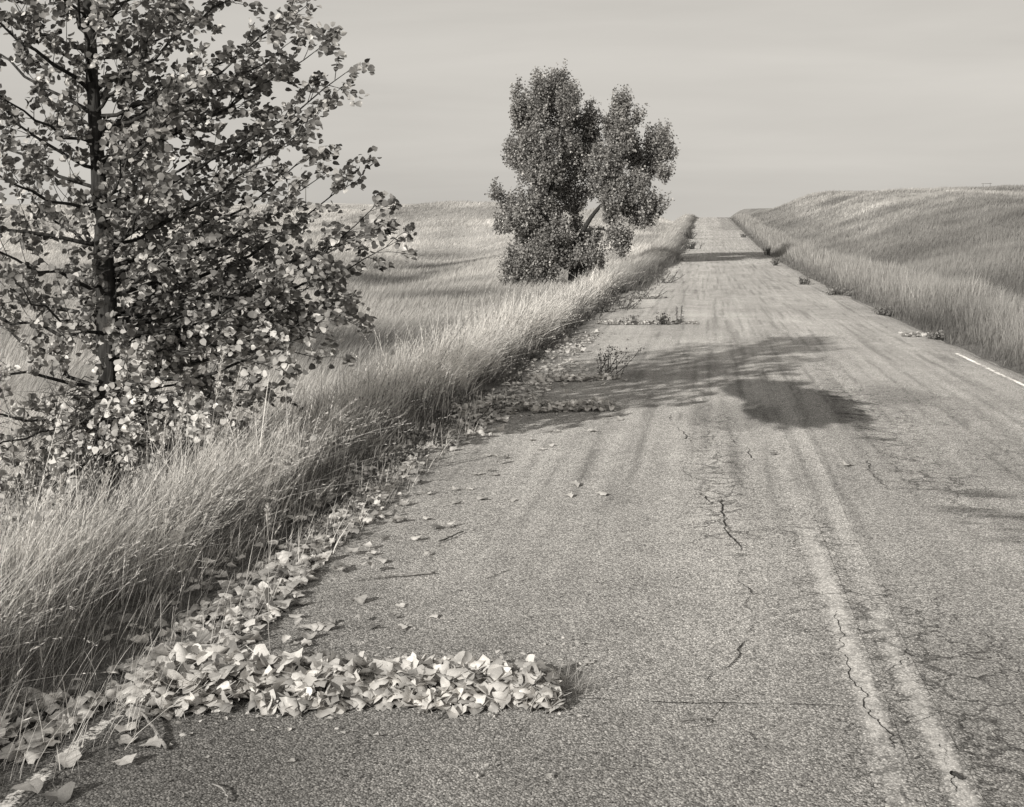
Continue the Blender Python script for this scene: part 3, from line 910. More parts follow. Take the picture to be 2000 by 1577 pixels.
FALLEN = [fallen_leaf_template(500 + i, kk, aa) for i, (kk, aa) in enumerate([
    (1.3, 0.2), (2.4, 0.1), (-1.8, 0.3), (3.2, 0.05), (0.8, 1.4), (2.0, 1.2), (-2.6, 0.0), (2.8, 1.5), (3.8, 0.3), (-1.3, 1.0), (1.8, 0.7), (0.5, 0.0)])]

def tree_leaf_template(seed, fold):
    rg = np.random.default_rng(seed)
    ring = np.array([(0.03, 0.0), (0.36, 0.05), (0.50, 0.30), (0.40, 0.62), (0.17, 0.86), (0, 1.02), (-0.17, 0.86), (-0.40, 0.62), (-0.50, 0.30), (-0.36, 0.05)])
    ring = ring + rg.normal(0, 0.025, ring.shape)
    v2 = np.vstack([[(0, 0.42)], ring])
    z = fold * np.abs(v2[:, 0]) + 0.25 * rg.normal() * (v2[:, 1] - 0.4) ** 2 + rg.normal(0, 0.02, len(v2))
    v = np.c_[v2, z]
    n = len(ring)
    t = np.array([(0, 1 + i, 1 + (i + 1) % n) for i in range(n)])
    return v, t, np.ones(len(v))
TREELEAF = [tree_leaf_template(700 + i, f) for i, f in enumerate([0.1, 0.35, 0.6, -0.2, 0.2, 0.45])]

def frames(Yd, Nd):
    Yd = Yd / (np.linalg.norm(Yd, axis=1, keepdims=True) + 1e-9)
    Xd = np.cross(Yd, Nd); Xd /= np.linalg.norm(Xd, axis=1, keepdims=True) + 1e-9
    Zd = np.cross(Xd, Yd)
    return np.stack([Xd, Yd, Zd], -1)          # columns

def leaf_mesh(name, templates, which, pos, R, size, tone, origin=None, smooth=True):
    V, T, O, n0 = [], [], [], 0
    for k, (v, t, tn) in enumerate(templates):
        s = np.nonzero(which == k)[0]
        if not len(s): continue
        w = np.einsum('nij,vj->nvi', R[s] * size[s][:, None, None], v) + pos[s][:, None]
        V.append(w.reshape(-1, 3)); O.append((tone[s][:, None] * tn[None]).ravel())
        T.append((t[None] + (np.arange(len(s)) * len(v))[:, None, None] + n0).reshape(-1, 3)); n0 += len(s) * len(v)
    V = np.vstack(V)
    if origin is not None: V = V - np.asarray(origin)
    return make_mesh(name, V, None, np.vstack(T), np.concatenate(O), smooth)

from mathutils import Matrix, Vector
def euler_of(R):
    return Matrix([list(r) for r in R]).to_euler()

_LM = {}
def shared_leaf(kind, k, tlev):
    """leaf mesh shared by alike single leaves: shape k in one of a few tones"""
    key = (kind, k, tlev)
    if key not in _LM:
        v, t, tn = (FALLEN if kind == 'fallen' else TREELEAF)[k]
        me = make_mesh('fallen_leaf' if kind == 'fallen' else 'leaf', v, None, t, tn * tlev, True)
        me.materials.append(MAT_DRY if kind == 'fallen' else MAT_LEAF)
        _LM[key] = me
    return _LM[key]

# ---------------------------------------------------------------- near cottonwood
D0 = 10.0
t_base = at_depth(203, 955, D0); t_base[2] = float(land_z(t_base[0], t_base[1]))
tree = empty('cottonwood_tree', t_base)
tag(tree, 'large young cottonwood beside the road, dark trunk, branches reaching over the left verge', 'tree')
tp = [t_base - np.array([0, 0, 0.15])] + [at_depth(px, r, D0 + dd) for px, r, dd in
      [(207, 900, 0), (209, 800, 0), (211, 660, .02), (204, 520, .04), (198, 400, .02), (190, 280, 0), (180, 150, -.02), (172, 0, -.05), (164, -200, -.05), (150, -400, 0), (146, -520, 0)]]
tp = np.array(tp)
tr_ = np.array([0.135, 0.11, 0.100, 0.090, 0.080, 0.066, 0.058, 0.050, 0.042, 0.028, 0.014, 0.005])
def resample(p, r, n):
    s = np.concatenate([[0], np.cumsum(np.linalg.norm(np.diff(p, axis=0), axis=1))])
    q = np.linspace(0, s[-1], n)
    return np.stack([np.interp(q, s, p[:, i]) for i in range(3)], -1), np.interp(q, s, r)
TP, TR = resample(tp, tr_, 40)
TP[1:-1] += RNG.normal(0, 0.006, (38, 3))
g = Geo(); g.tube(TP, TR * RNG.uniform(0.94, 1.06, 40), 10)
add_obj('trunk', g.mesh('trunk', True, t_base), MAT_BARK, tree)

def trunk_at(z):
    i = np.clip(np.searchsorted(TP[:, 2], z), 1, len(TP) - 1)
    f = np.clip((z - TP[i - 1, 2]) / (TP[i, 2] - TP[i - 1, 2] + 1e-9), 0, 1)
    return TP[i - 1] * (1 - f) + TP[i] * f, TR[i - 1] * (1 - f) + TR[i] * f
def rowz(r): return EYE + (410 - r) * D0 / 2400
_er = [-520, -350, -150, 0, 125, 235, 330, 430, 520, 640, 740, 800, 870, 940]
_ev = [0.25, 1.0, 1.55, 1.85, 2.05, 1.75, 1.95, 2.30, 1.95, 2.05, 1.70, 1.45, 1.15, 0.6]
def envelope(z): return np.interp(410 - (z - EYE) * 2400 / D0, _er, _ev)

br = []          # (start, end, bulge)
for px, r, dd in [(606, 6, .0), (560, 30, -.5), (640, 82, .1), (690, 132, -.2), (652, 185, .3), (612, 240, -.3), (585, 275, .4), (622, 295, .0), (642, 335, -.2),
                  (700, 352, .35), (742, 393, .0), (745, 438, -.3), (778, 470, .1), (655, 478, .5), (632, 545, -.2), (600, 520, -.7), (650, 592, .1), (672, 608, -.3),
                  (708, 640, .2), (640, 655, -.5), (622, 700, .3), (560, 730, -.6), (530, 775, .1), (492, 795, -.2), (440, 820, -.5), (585, 430, .8), (560, 130, .6), (600, 60, .7)]:
    e = at_depth(px, r, D0 + dd)
    hd = np.hypot(e[0] - t_base[0], e[1] - t_base[1])
    up = 0.55 if r < 420 else (0.30 if r < 620 else -0.02)
    s0, _ = trunk_at(max(e[2] - hd * up, t_base[2] + 0.5))
    br.append((s0, e, 0.10 if r < 420 else 0.16))
for i in range(80):
    z0 = rowz(np.interp((i + 0.5) / 80, [0, 1], [905, -470])) + RNG.normal(0, .05)
    az = i * 2.39996 + RNG.normal(0, .25)
    L_ = envelope(z0 + 0.3) * RNG.uniform(0.72, 1.0)
    if math.cos(az) * CP + math.sin(az) * SP > 0.35: L_ *= 0.86
    s0, _ = trunk_at(z0)
    up = np.interp(z0 - t_base[2], [0, 1.0, 2.5, 5], [-0.12, 0.10, 0.42, 0.75]) + RNG.normal(0, .08)
    d = np.array([math.cos(az), math.sin(az), up]); d /= np.hypot(d[0], d[1])
    br.append((s0, s0 + d * L_ * (0.9 if up > .4 else 1), RNG.uniform(0.02, 0.2)))

for i in range(20):
    az = i * 2.39996 + 1.0
    s0, _ = trunk_at(t_base[2] + RNG.uniform(0.25, 1.15))
    L_ = RNG.uniform(0.7, 1.5)
    e = s0 + np.array([math.cos(az), math.sin(az), RNG.uniform(-0.25, 0.05)]) * L_
    e[2] = max(e[2], float(land_z(e[0], e[1])) + 0.3)
    br.append((s0, e, 0.12))
twg = Geo(); lp, ly, lc = [], [], []
def bez(a, b, bulge, n):
    t = np.linspace(0, 1, n)[:, None]
    m = 0.5 * (a + b) + np.array([0, 0, -bulge * np.linalg.norm(b - a)]) * (1 if b[2] > a[2] + 0.2 else -0.8)
    return (1 - t) ** 2 * a + 2 * t * (1 - t) * m + t ** 2 * b
W3 = np.array([WIND[0], WIND[1], 0])
for (a, b, bulge) in br:
    p = bez(a, b, bulge, 10)
    L_ = np.linalg.norm(b - a)
    p[1:-1] += RNG.normal(0, 0.012 * L_, (8, 3))
    _, r0 = trunk_at(a[2])
    rr = np.linspace(max(0.008, min(0.34 * r0, 0.0085 * L_ + 0.004)), 0.0024, 10)
    g = Geo(); g.tube(p, rr, 6)
    add_obj('branch', g.mesh('branch', True, t_base), MAT_BARK, tree)
    nt_ = int(5 + L_ * 7.5)
    for j in range(nt_):
        t = 0.06 + 0.94 * (j + RNG.random()) / nt_
        i = min(int(t * 9), 8); f = t * 9 - i
        s0 = p[i] * (1 - f) + p[i + 1] * f
        bd = (p[i + 1] - p[i]); bd /= np.linalg.norm(bd)
        rd = RNG.normal(0, 1, 3); rd -= bd * (rd @ bd); rd /= np.linalg.norm(rd)
        dv = bd * RNG.uniform(0.3, 1.0) + rd * RNG.uniform(0.4, 1.0) + np.array([0, 0, 0.22]) + W3 * 0.22
        dv /= np.linalg.norm(dv)
        tl = RNG.uniform(0.12, 0.46) * (1.15 - 0.5 * t)
        e = s0 + dv * tl
        q = bez(s0, e, 0.12, 4)
        twg.tube(q, np.linspace(0.0042, 0.0018, 4), 3, 1.0, False)
        k = RNG.integers(11, 23)
        tt = 1.0 - 0.55 * RNG.random(k) ** 1.8
        pos = s0 + (e - s0) * tt[:, None] + RNG.normal(0, 0.030, (k, 3))
        lp.append(pos); ly.append(np.repeat((0.5 * dv + W3 * 0.55 + np.array([0, 0, -0.25]))[None], k, 0))
        lc.append(np.repeat(RNG.normal(0, 1), k))
    k = 9
    lp.append(b + RNG.normal(0, 0.035, (k, 3))); ly.append(np.repeat((W3 * 0.7 + np.array([0, 0, -0.1]))[None], k, 0)); lc.append(np.zeros(k))
# bare, wiry shoots low round the trunk
for j in range(130):
    az = RNG.uniform(0, 2 * np.pi)
    s0, _ = trunk_at(t_base[2] + RNG.uniform(0.1, 1.5))
    e = s0 + np.array([math.cos(az), math.sin(az), RNG.uniform(-0.35, 0.3)]) * RNG.uniform(0.4, 1.3)
    e[2] = max(e[2], float(land_z(e[0], e[1])) + 0.12)
    q = bez(s0, e, RNG.uniform(-.25, .25), 6); q[1:-1] += RNG.normal(0, .03, (4, 3))
    twg.tube(q, np.linspace(0.006, 0.0018, 6), 3, 1.0, False)
    for _ in range(2):
        c = q[3] + (q[5] - q[3]) * RNG.random(); e2 = c + RNG.normal(0, 0.22, 3)
        twg.tube(bez(c, e2, .1, 4), np.linspace(0.003, 0.0012, 4), 3, 1.0, False)
lp = np.vstack(lp); ly = np.vstack(ly); lc = np.concatenate(lc)
thin = RNG.random(len(lp)) > 0.45 * sstep(rowz(40), rowz(-200), lp[:, 2])
lp, ly, lc = lp[thin], ly[thin], lc[thin]
nl = len(lp)
Yd = ly + RNG.normal(0, 0.42, (nl, 3))
Nd = RNG.normal(0, 1, (nl, 3)) + np.array([-0.25, -0.55, 0.35])
R = frames(Yd, Nd)
size = RNG.uniform(0.038, 0.062, nl)
lowness = sstep(rowz(520), rowz(800), lp[:, 2])
ton = np.clip(np.exp(RNG.normal(-0.05, 0.42, nl) + 0.28 * lc), 0.25, 2.6)
yellow = RNG.random(nl) < (0.07 + 0.48 * sstep(rowz(560), rowz(700), lp[:, 2]) + 0 * lowness)
ton = np.where(yellow, RNG.uniform(2.0, 3.6, nl), ton)
which = RNG.integers(0, len(TREELEAF), nl)
ppx, prow, pdep = project(lp[:, 0], lp[:, 1], lp[:, 2])
vis = (ppx > 0) & (ppx < 2000) & (prow > 5) & (prow < 1000)
order = np.argsort(np.where(vis, pdep / size, 1e9))[:300]
mask = np.ones(nl, bool); mask[order] = False
for i in order:
    tl = min((0.4, 0.6, 0.8, 1.0, 1.25, 1.6, 2.2, 2.8, 3.4), key=lambda q: abs(q - ton[i]))
    o = bpy.data.objects.new('leaf', shared_leaf('tree', int(which[i]), tl))
    o.parent = tree
    o.location = lp[i] - t_base
    o.rotation_euler = euler_of(R[i]); o.scale = (size[i],) * 3
    COL.objects.link(o)
ob = add_obj('foliage', leaf_mesh('foliage', TREELEAF, which[mask], lp[mask], R[mask], size[mask], ton[mask], t_base), MAT_LEAF, tree)
ob['kind'] = 'stuff'
ob = add_obj('twigs', twg.mesh('twigs', False, t_base), MAT_TWIGBARK, tree); ob['kind'] = 'stuff'

# ---------------------------------------------------------------- farther cottonwood
D1 = 67.0
m_base = at_depth(1118, 545, D1); m_base[2] = float(land_z(m_base[0], m_base[1]))
mtree = empty('cottonwood_tree', m_base)
tag(mtree, 'full leafed cottonwood with several upswept crowns, farther along the left roadside', 'tree')
def c5(x, y, dd=0.0): return at_depth(900 + x / 3.154, 120 + y / 3.154, D1 + dd)
U = D1 / 2400 / 3.154
LOBES = [(590, 190, 70, 120, 0), (600, 300, 110, 150, .6), (480, 250, 70, 150, -.4), (350, 270, 42, 110, .2), (380, 380, 80, 110, .9), (665, 260, 58, 130, -.6), (690, 420, 70, 100, .8),
         (800, 370, 52, 95, .3), (800, 520, 80, 110, 1.0), (985, 300, 58, 120, 0), (960, 400, 85, 110, .5), (990, 480, 90, 110, -.5), (1080, 345, 30, 25, 0),
         (1200, 500, 85, 100, .5), (1280, 570, 48, 38, .2), (1255, 690, 48, 38, .0), (1140, 640, 100, 100, 1.0), (600, 560, 140, 130, .2), (450, 500, 110, 110, -.4), (320, 530, 60, 50, .3), (360, 620, 80, 70, -.2), (480, 690, 110, 90, -.8),
         (620, 760, 120, 110, .8), (900, 640, 115, 105, -.6), (860, 760, 110, 80, .7), (1050, 770, 120, 90, -.7), (1170, 880, 85, 70, -.4), (1120, 970, 90, 42, -.2), (1040, 900, 80, 60, .3), (930, 880, 90, 70, -.9),
         (440, 860, 110, 80, -.6), (290, 880, 60, 45, .2), (250, 1010, 55, 40, -.2), (370, 980, 110, 80, -1.0), (520, 950, 120, 100, .4), (570, 1060, 90, 80, -.8), (400, 1080, 70, 50, .4),
         (470, 1200, 110, 90, -.9), (330, 1230, 80, 75, -.3), (330, 1360, 85, 60, -.6), (470, 1330, 80, 70, -.2), (590, 1190, 100, 80, -.3), (800, 1190, 70, 65, -.9), (800, 1100, 70, 50, .5), (830, 1260, 50, 30, -.3),
         (960, 1090, 75, 70, -.6), (990, 1160, 40, 45, -.7), (925, 960, 55, 40, -.2), (741, 650, 70, 75, .6), (800, 800, 45, 35, .9), (1055, 585, 60, 75, .6), (700, 880, 70, 60, 1.1), (210, 820, 40, 22, 0), (400, 1410, 90, 50, -.5), (300, 1420, 60, 45, -.7), (540, 1310, 80, 50, -.5), (720, 1160, 85, 75, .9), (735, 1225, 60, 55, .5), (770, 1290, 50, 35, .2), (690, 1010, 50, 40, 1.0), (655, 1225, 60, 60, -.4)]
g = Geo()
def pl(*pts): return np.array([c5(*q) for q in pts])
def limb(pts, r0, r1, name='branch', n=14):
    p, r = resample(pts, np.linspace(r0, r1, len(pts)), n)
    gg = Geo(); gg.tube(p, r, 7)
    return add_obj(name, gg.mesh(name, True, m_base), MAT_BARK, mtree)
limb(np.vstack([m_base + np.array([0, 0, -.15]), pl((690, 1310), (705, 1180), (725, 1100))]), 0.30, 0.21, 'trunk')
LIMBS = [pl((725, 1110), (760, 1030), (810, 950), (880, 870), (960, 790), (1060, 720)),
         pl((880, 870), (930, 740), (960, 600), (985, 450), (990, 260)),
         pl((960, 790), (1060, 700), (1150, 600), (1230, 500)),
         pl((700, 1230), (610, 1120), (560, 980), (530, 840), (590, 700), (640, 560), (620, 400), (600, 160)),
         pl((590, 700), (500, 560), (470, 420), (460, 200)),
         pl((640, 560), (700, 470), (720, 330)), pl((640, 560), (740, 480), (800, 350)),
         pl((530, 840), (440, 700), (380, 560), (340, 300)),
         pl((600, 1130), (500, 1010), (380, 920), (220, 800)),
         pl((690, 1260), (540, 1200), (400, 1190), (290, 1260)), pl((760, 1040), (870, 1030), (960, 1080), (1000, 1170)),
         pl((540, 1200), (430, 1280), (330, 1370)), pl((700, 1240), (780, 1200), (840, 1250))]
for i, Lm in enumerate(LIMBS):
    limb(Lm, 0.17 if i in (0, 3) else 0.09, 0.03 if i in (0, 3) else 0.018)
fp, fo = [], []
for (cx, cy, rx, ry_, dd) in LOBES:
    c = c5(cx, cy, dd * 1.3)
    a, b = rx * U, ry_ * U
    nn = int(110 + 1500 * a * b)
    nsp = max(5, nn // 9)
    # sprays: small bunches of leaves spread through the lobe's outer part
    dirs = RNG.normal(0, 1, (nsp, 3)); dirs /= np.linalg.norm(dirs, axis=1, keepdims=True)
    rad = RNG.uniform(0.2, 1.10, nsp) ** 0.5
    sc = c + dirs * rad[:, None] * np.array([a, a * 0.95, b])
    amp = 0.55 + 0.95 * vnoise(dirs[:, 0] * 2.3 + cx, dirs[:, 2] * 2.3 + cy + 1.7 * dirs[:, 1], 230)
    sc = c + (sc - c) * (0.02 + 0.90 * amp)[:, None]
    sc[:, 2] += 0.10 * b * np.clip(dirs[:, 2], 0, 1) * RNG.random(nsp) - 0.06 * b
    tops = RNG.integers(0, nsp, max(4, nsp // 5))                # spires that stand out of the crown
    ex = []
    for q in tops:
        o = dirs[q] * np.array([1, 1, 0.4]) * 0.5 + np.array([0.1, 0, 0.9])
        for w in range(3):
            ex.append(sc[q] + o * (0.08 + 0.15 * w) * RNG.uniform(.6, 1.2))
    sc = np.vstack([sc, ex]); dirs = np.vstack([dirs, np.tile([0, 0, 1.0], (len(ex), 1))]); nsp = len(sc)
    tone_s = np.exp(RNG.normal(0, 0.26, nsp))
    for k in range(nsp):
        m = RNG.integers(8, 20)
        ax = dirs[k] * 0.6 + np.array([0.15, 0, 0.8])
        pp = sc[k] + RNG.normal(0, 0.085, (m, 3)) + ax[None] * RNG.uniform(-0.22, 0.30, (m, 1))
        fp.append(pp); fo.append(np.full(m, tone_s[k]))
fp = np.vstack(fp); fo = np.concatenate(fo)
nl = len(fp)
Yd = RNG.normal(0, 1, (nl, 3)) + np.array([0.5, 0.2, -0.2]); Nd = RNG.normal(0, 1, (nl, 3)) + np.array([-.2, -.4, .4])
R = frames(Yd, Nd)
QL = [(np.array([(0, 0, 0), (0.5, 0.38, 0.12), (0, 1.05, 0), (-0.5, 0.38, 0.12)], float), np.array([(0, 1, 2), (0, 2, 3)]), np.ones(4))]
ob = add_obj('foliage', leaf_mesh('foliage', QL, np.zeros(nl, int), fp, R, RNG.uniform(0.085, 0.135, nl), fo * np.exp(RNG.normal(0, .25, nl)), m_base, False), MAT_FARLEAF, mtree)
ob['kind'] = 'stuff'

# ---------------------------------------------------------------- roadside weeds and bushes
def weed(name, px, row, width, height, n_stem, n_leaf, leaf, label, cat, mat=MAT_WEED, group=None, bud=False, dark=1.0, spread=0.6, depth=None):
    b = on_road(px, row) if depth is None else at_depth(px, row, depth)
    b[2] = float(ground_top(b[0], b[1])) - 0.01
    root = empty(name, b)
    tag(root, label, cat, group)
    gs = Geo(); pos, dr = [], []
    for i in range(n_stem):
        o = np.array([RNG.normal(0, width * 0.22), RNG.normal(0, width * 0.15), 0])
        tip = o + np.array([RNG.normal(0.05, spread * width * 0.5), RNG.normal(0, spread * width * 0.4), height * RNG.uniform(0.6, 1.05)])
        p = bez(o, tip, RNG.uniform(0.0, 0.15), 5)
        gs.tube(p, np.linspace(0.005, 0.002, 5) * max(1.0, b[1] / 14), 4, 1.0, False)
        m = max(1, n_leaf // n_stem)
        t = RNG.uniform(0.12, 1.0, m) if not bud else np.concatenate([RNG.uniform(0.1, 0.8, m // 2), RNG.uniform(0.9, 1.02, m - m // 2)])
        pos.append(o + (tip - o) * t[:, None] + RNG.normal(0, 0.05 * width + 0.006, (m, 3)))
        dr.append(np.repeat((tip - o)[None] / height, m, 0))
    pos = np.vstack(pos); pos[:, 2] = np.maximum(pos[:, 2], 0.02); dr = np.vstack(dr)
    k = len(pos)
    R = frames(dr * 0.5 + RNG.normal(0, 0.6, (k, 3)), RNG.normal(0, 1, (k, 3)) + np.array([0, 0, .5]))
    add_obj('stems', gs.mesh('stems', False), MAT_DARKTWIG, root)
    ob = add_obj('foliage', leaf_mesh('foliage', QL, np.zeros(k, int), pos, R, RNG.uniform(0.6, 1.3, k) * leaf, dark * np.exp(RNG.normal(0, .3, k)), None, False), mat, root)
    ob['kind'] = 'stuff'
    return root
weed('weed_clump', 1182, 736, 0.42, 0.42, 16, 320, 0.022, 'wiry bare weed with small bud heads beside the second leaf drift', 'weed', bud=True, dark=0.8)
weed('weed_clump', 1296, 634, 0.50, 0.22, 12, 260, 0.030, 'dark low leafy weed in the far leaf strewn crack', 'weed', dark=0.6)
weed('weed_clump', 1326, 634, 0.22, 0.42, 4, 60, 0.028, 'thin upright weed at the road end of the far crack', 'weed', dark=0.8)
weed('weed_clump', 1232, 634, 0.40, 0.20, 8, 140, 0.030, 'small weed among leaves at the verge end of the far crack', 'weed', dark=1.0)
weed('weed_clump', 1255, 584, 0.7, 0.40, 10, 180, 0.04, 'scruffy weed overhanging the left edge past the far crack', 'weed', dark=1.0)
weed('weed_clump', 1218, 604, 0.7, 0.45, 10, 220, 0.04, 'dusty weed clump at the left edge by the pale pavement', 'weed', dark=1.2)
weed('weed_clump', 1296, 553, 0.8, 0.5, 8, 200, 0.05, 'pale weed spreading over the left edge below the tree shadow', 'weed', dark=1.6)
for px, row, wd, hg, lab, cat in [(1347, 467, 1.7, 1.15, 'round dark bush standing on the left edge of the climbing road', 'bush'),
                                  (1350, 487, 1.9, 0.7, 'low grey bush on the left edge just past the shadow band', 'bush'),
                                  (1367, 424.5, 2.0, 0.95, 'dark rounded bush on the crest left of the road', 'bush'),
                                  (1402, 424.5, 3.2, 0.6, 'flat dark bush on the crest right of the road', 'bush'),
                                  (1499, 499, 1.1, 0.75, 'dark tuft of weeds by the right edge at the shadow band', 'bush'),
                                  (1514, 519, 0.95, 0.6, 'grey bush on the right edge just below the shadow band', 'bush'),
                                  (1567, 556, 0.85, 0.42, 'small bush among pale leaves on the right edge', 'bush'),
                                  (1632, 577, 1.1, 0.35, 'low dark weed patch at the right road edge below the small bush', 'bush'),
                                  (1722, 616, 0.8, 0.28, 'flat dark weed tuft at the right end of a road crack', 'bush'),
                                  (1452, 464, 1.0, 0.5, 'tiny bush on the right edge high on the climb', 'bush'),
                                  (1820, 662, 0.7, 0.20, 'low weed tuft where the right white line begins', 'bush')]:
    weed('roadside_bush', px, row, wd * (0.62 if px < 1440 else 0.42), hg * (0.8 if px < 1440 else 0.7), 14, 420, 0.02 + wd * 0.025, lab, cat, dark=0.75 if px < 1440 else 1.4, spread=0.7)

for px_, dep_, wd, hg, lab in [(60, 10.6, 1.5, 1.1, 'dark twiggy bush at the far left under the big cottonwood'), (150, 11.3, 1.4, 0.9, 'dark twiggy bush behind the foot of the cottonwood trunk'),
                               (290, 10.9, 1.3, 0.95, 'dark twiggy bush just right of the cottonwood trunk'), (410, 11.2, 1.1, 0.75, 'dark twiggy bush behind the tall seed stalks')]:
    weed('twiggy_bush', px_, 930, wd, hg, 60, 300, 0.04, lab, 'bush', dark=0.42, spread=0.9, depth=dep_)
for i, yy in enumerate(np.exp(np.linspace(np.log(7.5), np.log(75), 26))):
    xx = float(edge_left(yy)) + RNG.uniform(-0.15, 0.22)
    px_, row_, _ = project(xx, yy, float(road_z(xx, yy)))
    weed('verge_weed', px_, row_, RNG.uniform(0.25, 0.6) * (1 + yy / 90), RNG.uniform(0.10, 0.26) * (1 + yy / 60), 9, 150, 0.022 + yy * 0.0007, 'low dark leafy weed at the foot of the left verge', 'weed', group='weeds along the foot of the left verge', dark=RNG.uniform(0.5, 1.1), spread=0.8)
# seed stalks and foxtails that stand clear of the verge
def stalk(name, px0, row0, px1, row1, dep, head, label, droop=0.0, group=None, tone=1.1, hw=0.010):
    b = at_depth(px0, row0, dep); t = at_depth(px1, row1, dep)
    gz = float(ground_top(b[0], b[1]))
    dv = t - b
    if b[2] > gz:
        b = np.array([b[0] - 0.15 * (b[2] - gz), b[1], gz - 0.02])
    root = empty(name, b)
    tag(root, label, 'grass stalk', group)
    p = bez(b, t, 0.05, 9)
    p[1:-1] += RNG.normal(0, 0.004, (7, 3))
    if droop:
        q = np.linspace(0, 1, 6)[1:, None]
        side = np.array([CP, SP, 0])
        p = np.vstack([p, t + side * droop * q + np.array([0, 0, 1.0]) * (0.35 * droop * q - 0.55 * droop * q ** 2)])
    g = Geo(); g.tube(p - b, np.linspace(0.0026, 0.0014, len(p)), 4, tone, False)
    add_obj('stem', g.mesh('stem'), MAT_STRAW, root)
    s = np.concatenate([[0], np.cumsum(np.linalg.norm(np.diff(p, axis=0), axis=1))])
    n = int(head * 620)
    qq = s[-1] - head * RNG.random(n)
    c = np.stack([np.interp(qq, s, p[:, i]) for i in range(3)], -1) - b
    fr = np.clip((s[-1] - qq) / head, 0, 1)
    dirn = np.stack([np.interp(qq, s, np.gradient(p[:, i], s)) for i in range(3)], -1)
    Yd = dirn + RNG.normal(0, 0.35, (n, 3))
    pos = c + RNG.normal(0, hw * 0.5, (n, 3)) * (0.4 + fr[:, None])
    R = frames(Yd, RNG.normal(0, 1, (n, 3)))
    v = np.array([(0, 0, 0), (0.14, 0.45, 0.05), (0, 1, 0), (-0.14, 0.45, 0.05)], float)
    ob = add_obj('seed_head', leaf_mesh('seed_head', [(v, np.array([(0, 1, 2), (0, 2, 3)]), np.ones(4))], np.zeros(n, int), pos, R, RNG.uniform(0.014, 0.028, n), np.full(n, tone) * RNG.uniform(.8, 1.2, n), None, False), MAT_STRAW, root)
    return root
G1 = 'tall seed stalks standing above the left verge'
stalk('seed_stalk', 405, 870, 436, 690, 8.2, 0.30, 'tallest pale seed stalk in front of the dark tree base', group=G1, hw=0.02)
stalk('seed_stalk', 330, 900, 362, 772, 7.8, 0.28, 'pale seed stalk leaning right, nearest the cottonwood trunk', group=G1, hw=0.016)
stalk('seed_stalk', 425, 870, 470, 720, 8.4, 0.25, 'slender seed stalk just right of the tallest stalk', group=G1, hw=0.012)
stalk('seed_stalk', 285, 905, 327, 812, 7.4, 0.24, 'short feathery seed stalk against the dark undergrowth', group=G1, hw=0.02)
stalk('seed_stalk', 180, 975, 215, 905, 6.7, 0.22, 'feathery seed stalk crossing the foot of the trunk', group=G1, hw=0.02)
stalk('seed_stalk', 40, 1090, 66, 990, 5.6, 0.22, 'feathery seed stalk at the far left of the verge', group=G1, hw=0.02)
stalk('seed_stalk', 100, 1010, 122, 930, 6.0, 0.20, 'small seed stalk rising left of the trunk foot', group=G1, hw=0.018)
G2 = 'foxtail grasses drooping to the right on the verge'
for px0, r0, px1, r1, lab in [(525, 960, 560, 872, 'topmost foxtail of the drooping cluster on the verge'), (510, 965, 538, 882, 'foxtail second from the top in the drooping cluster'),
                              (515, 975, 535, 896, 'foxtail with a level head in the middle of the cluster'), (490, 985, 530, 908, 'lowest foxtail of the drooping cluster'),
                              (455, 990, 480, 908, 'foxtail standing left of the drooping cluster'), (500, 1030, 516, 974, 'bent foxtail hanging over the leaf litter')]:
    stalk('foxtail_grass', px0, r0, px1, r1, 8.0, 0.12, lab, droop=0.10, group=G2, tone=1.05, hw=0.005)
p0 = on_road(527, 1296)
stalk('seed_stalk', 527, 1294, 523, 985, float(-p0[0] * SP + p0[1] * CP), 0.10, 'lone hair thin stalk rising out of the near leaf drift', tone=1.0, hw=0.004)

# ---------------------------------------------------------------- fallen leaves
bpx = [(20, 1505), (150, 1448), (335, 1402), (480, 1265), (520, 1225), (590, 1150), (640, 1085), (720, 1008), (790, 935), (900, 862), (1000, 812), (1100, 742), (1130, 690)]
bp_ = np.array([on_road(*q) for q in bpx]); o_ = np.argsort(bp_[:, 1])
BY, BX = bp_[o_, 1], bp_[o_, 0]
def litter_edge(y): return np.interp(y, BY, BX)
DR = []
def drift(pa, pb, wa, wb, ha, hb, n, label, group):
    a, b = on_road(*pa), on_road(*pb)
    DR.append((a[:2], b[:2], wa, wb, ha, hb, n, label, group))
drift((300, 1350), (1092, 1360), 0.30, 0.13, 0.115, 0.085, 1400, 'broad pale dry leaf heaped in the big near drift across the road edge', 'leaves of the near drift')
drift((880, 806), (1200, 800), 0.24, 0.16, 0.08, 0.07, 520, 'small pale dry leaf in the second drift, by the road edge', 'leaves of the second drift')
drift((1040, 745), (1205, 740), 0.22, 0.16, 0.05, 0.04, 190, 'small dull leaf in the third drift below the wiry weed', 'leaves of the third drift')
drift((1165, 634), (1362, 633), 0.22, 0.10, 0.06, 0.03, 240, '', '')
drift((1235, 584), (1300, 582), 0.3, 0.15, 0.05, 0.03, 90, '', '')
drift((1760, 657), (1835, 657), 0.2, 0.2, 0.04, 0.04, 70, '', '')
drift((1565, 555), (1585, 556), 0.3, 0.2, 0.12, 0.1, 40, '', '')
LP, LT, LS, LG, LTOP = [], [], [], [], []    # position, tilt, size, group index, how far up in its heap
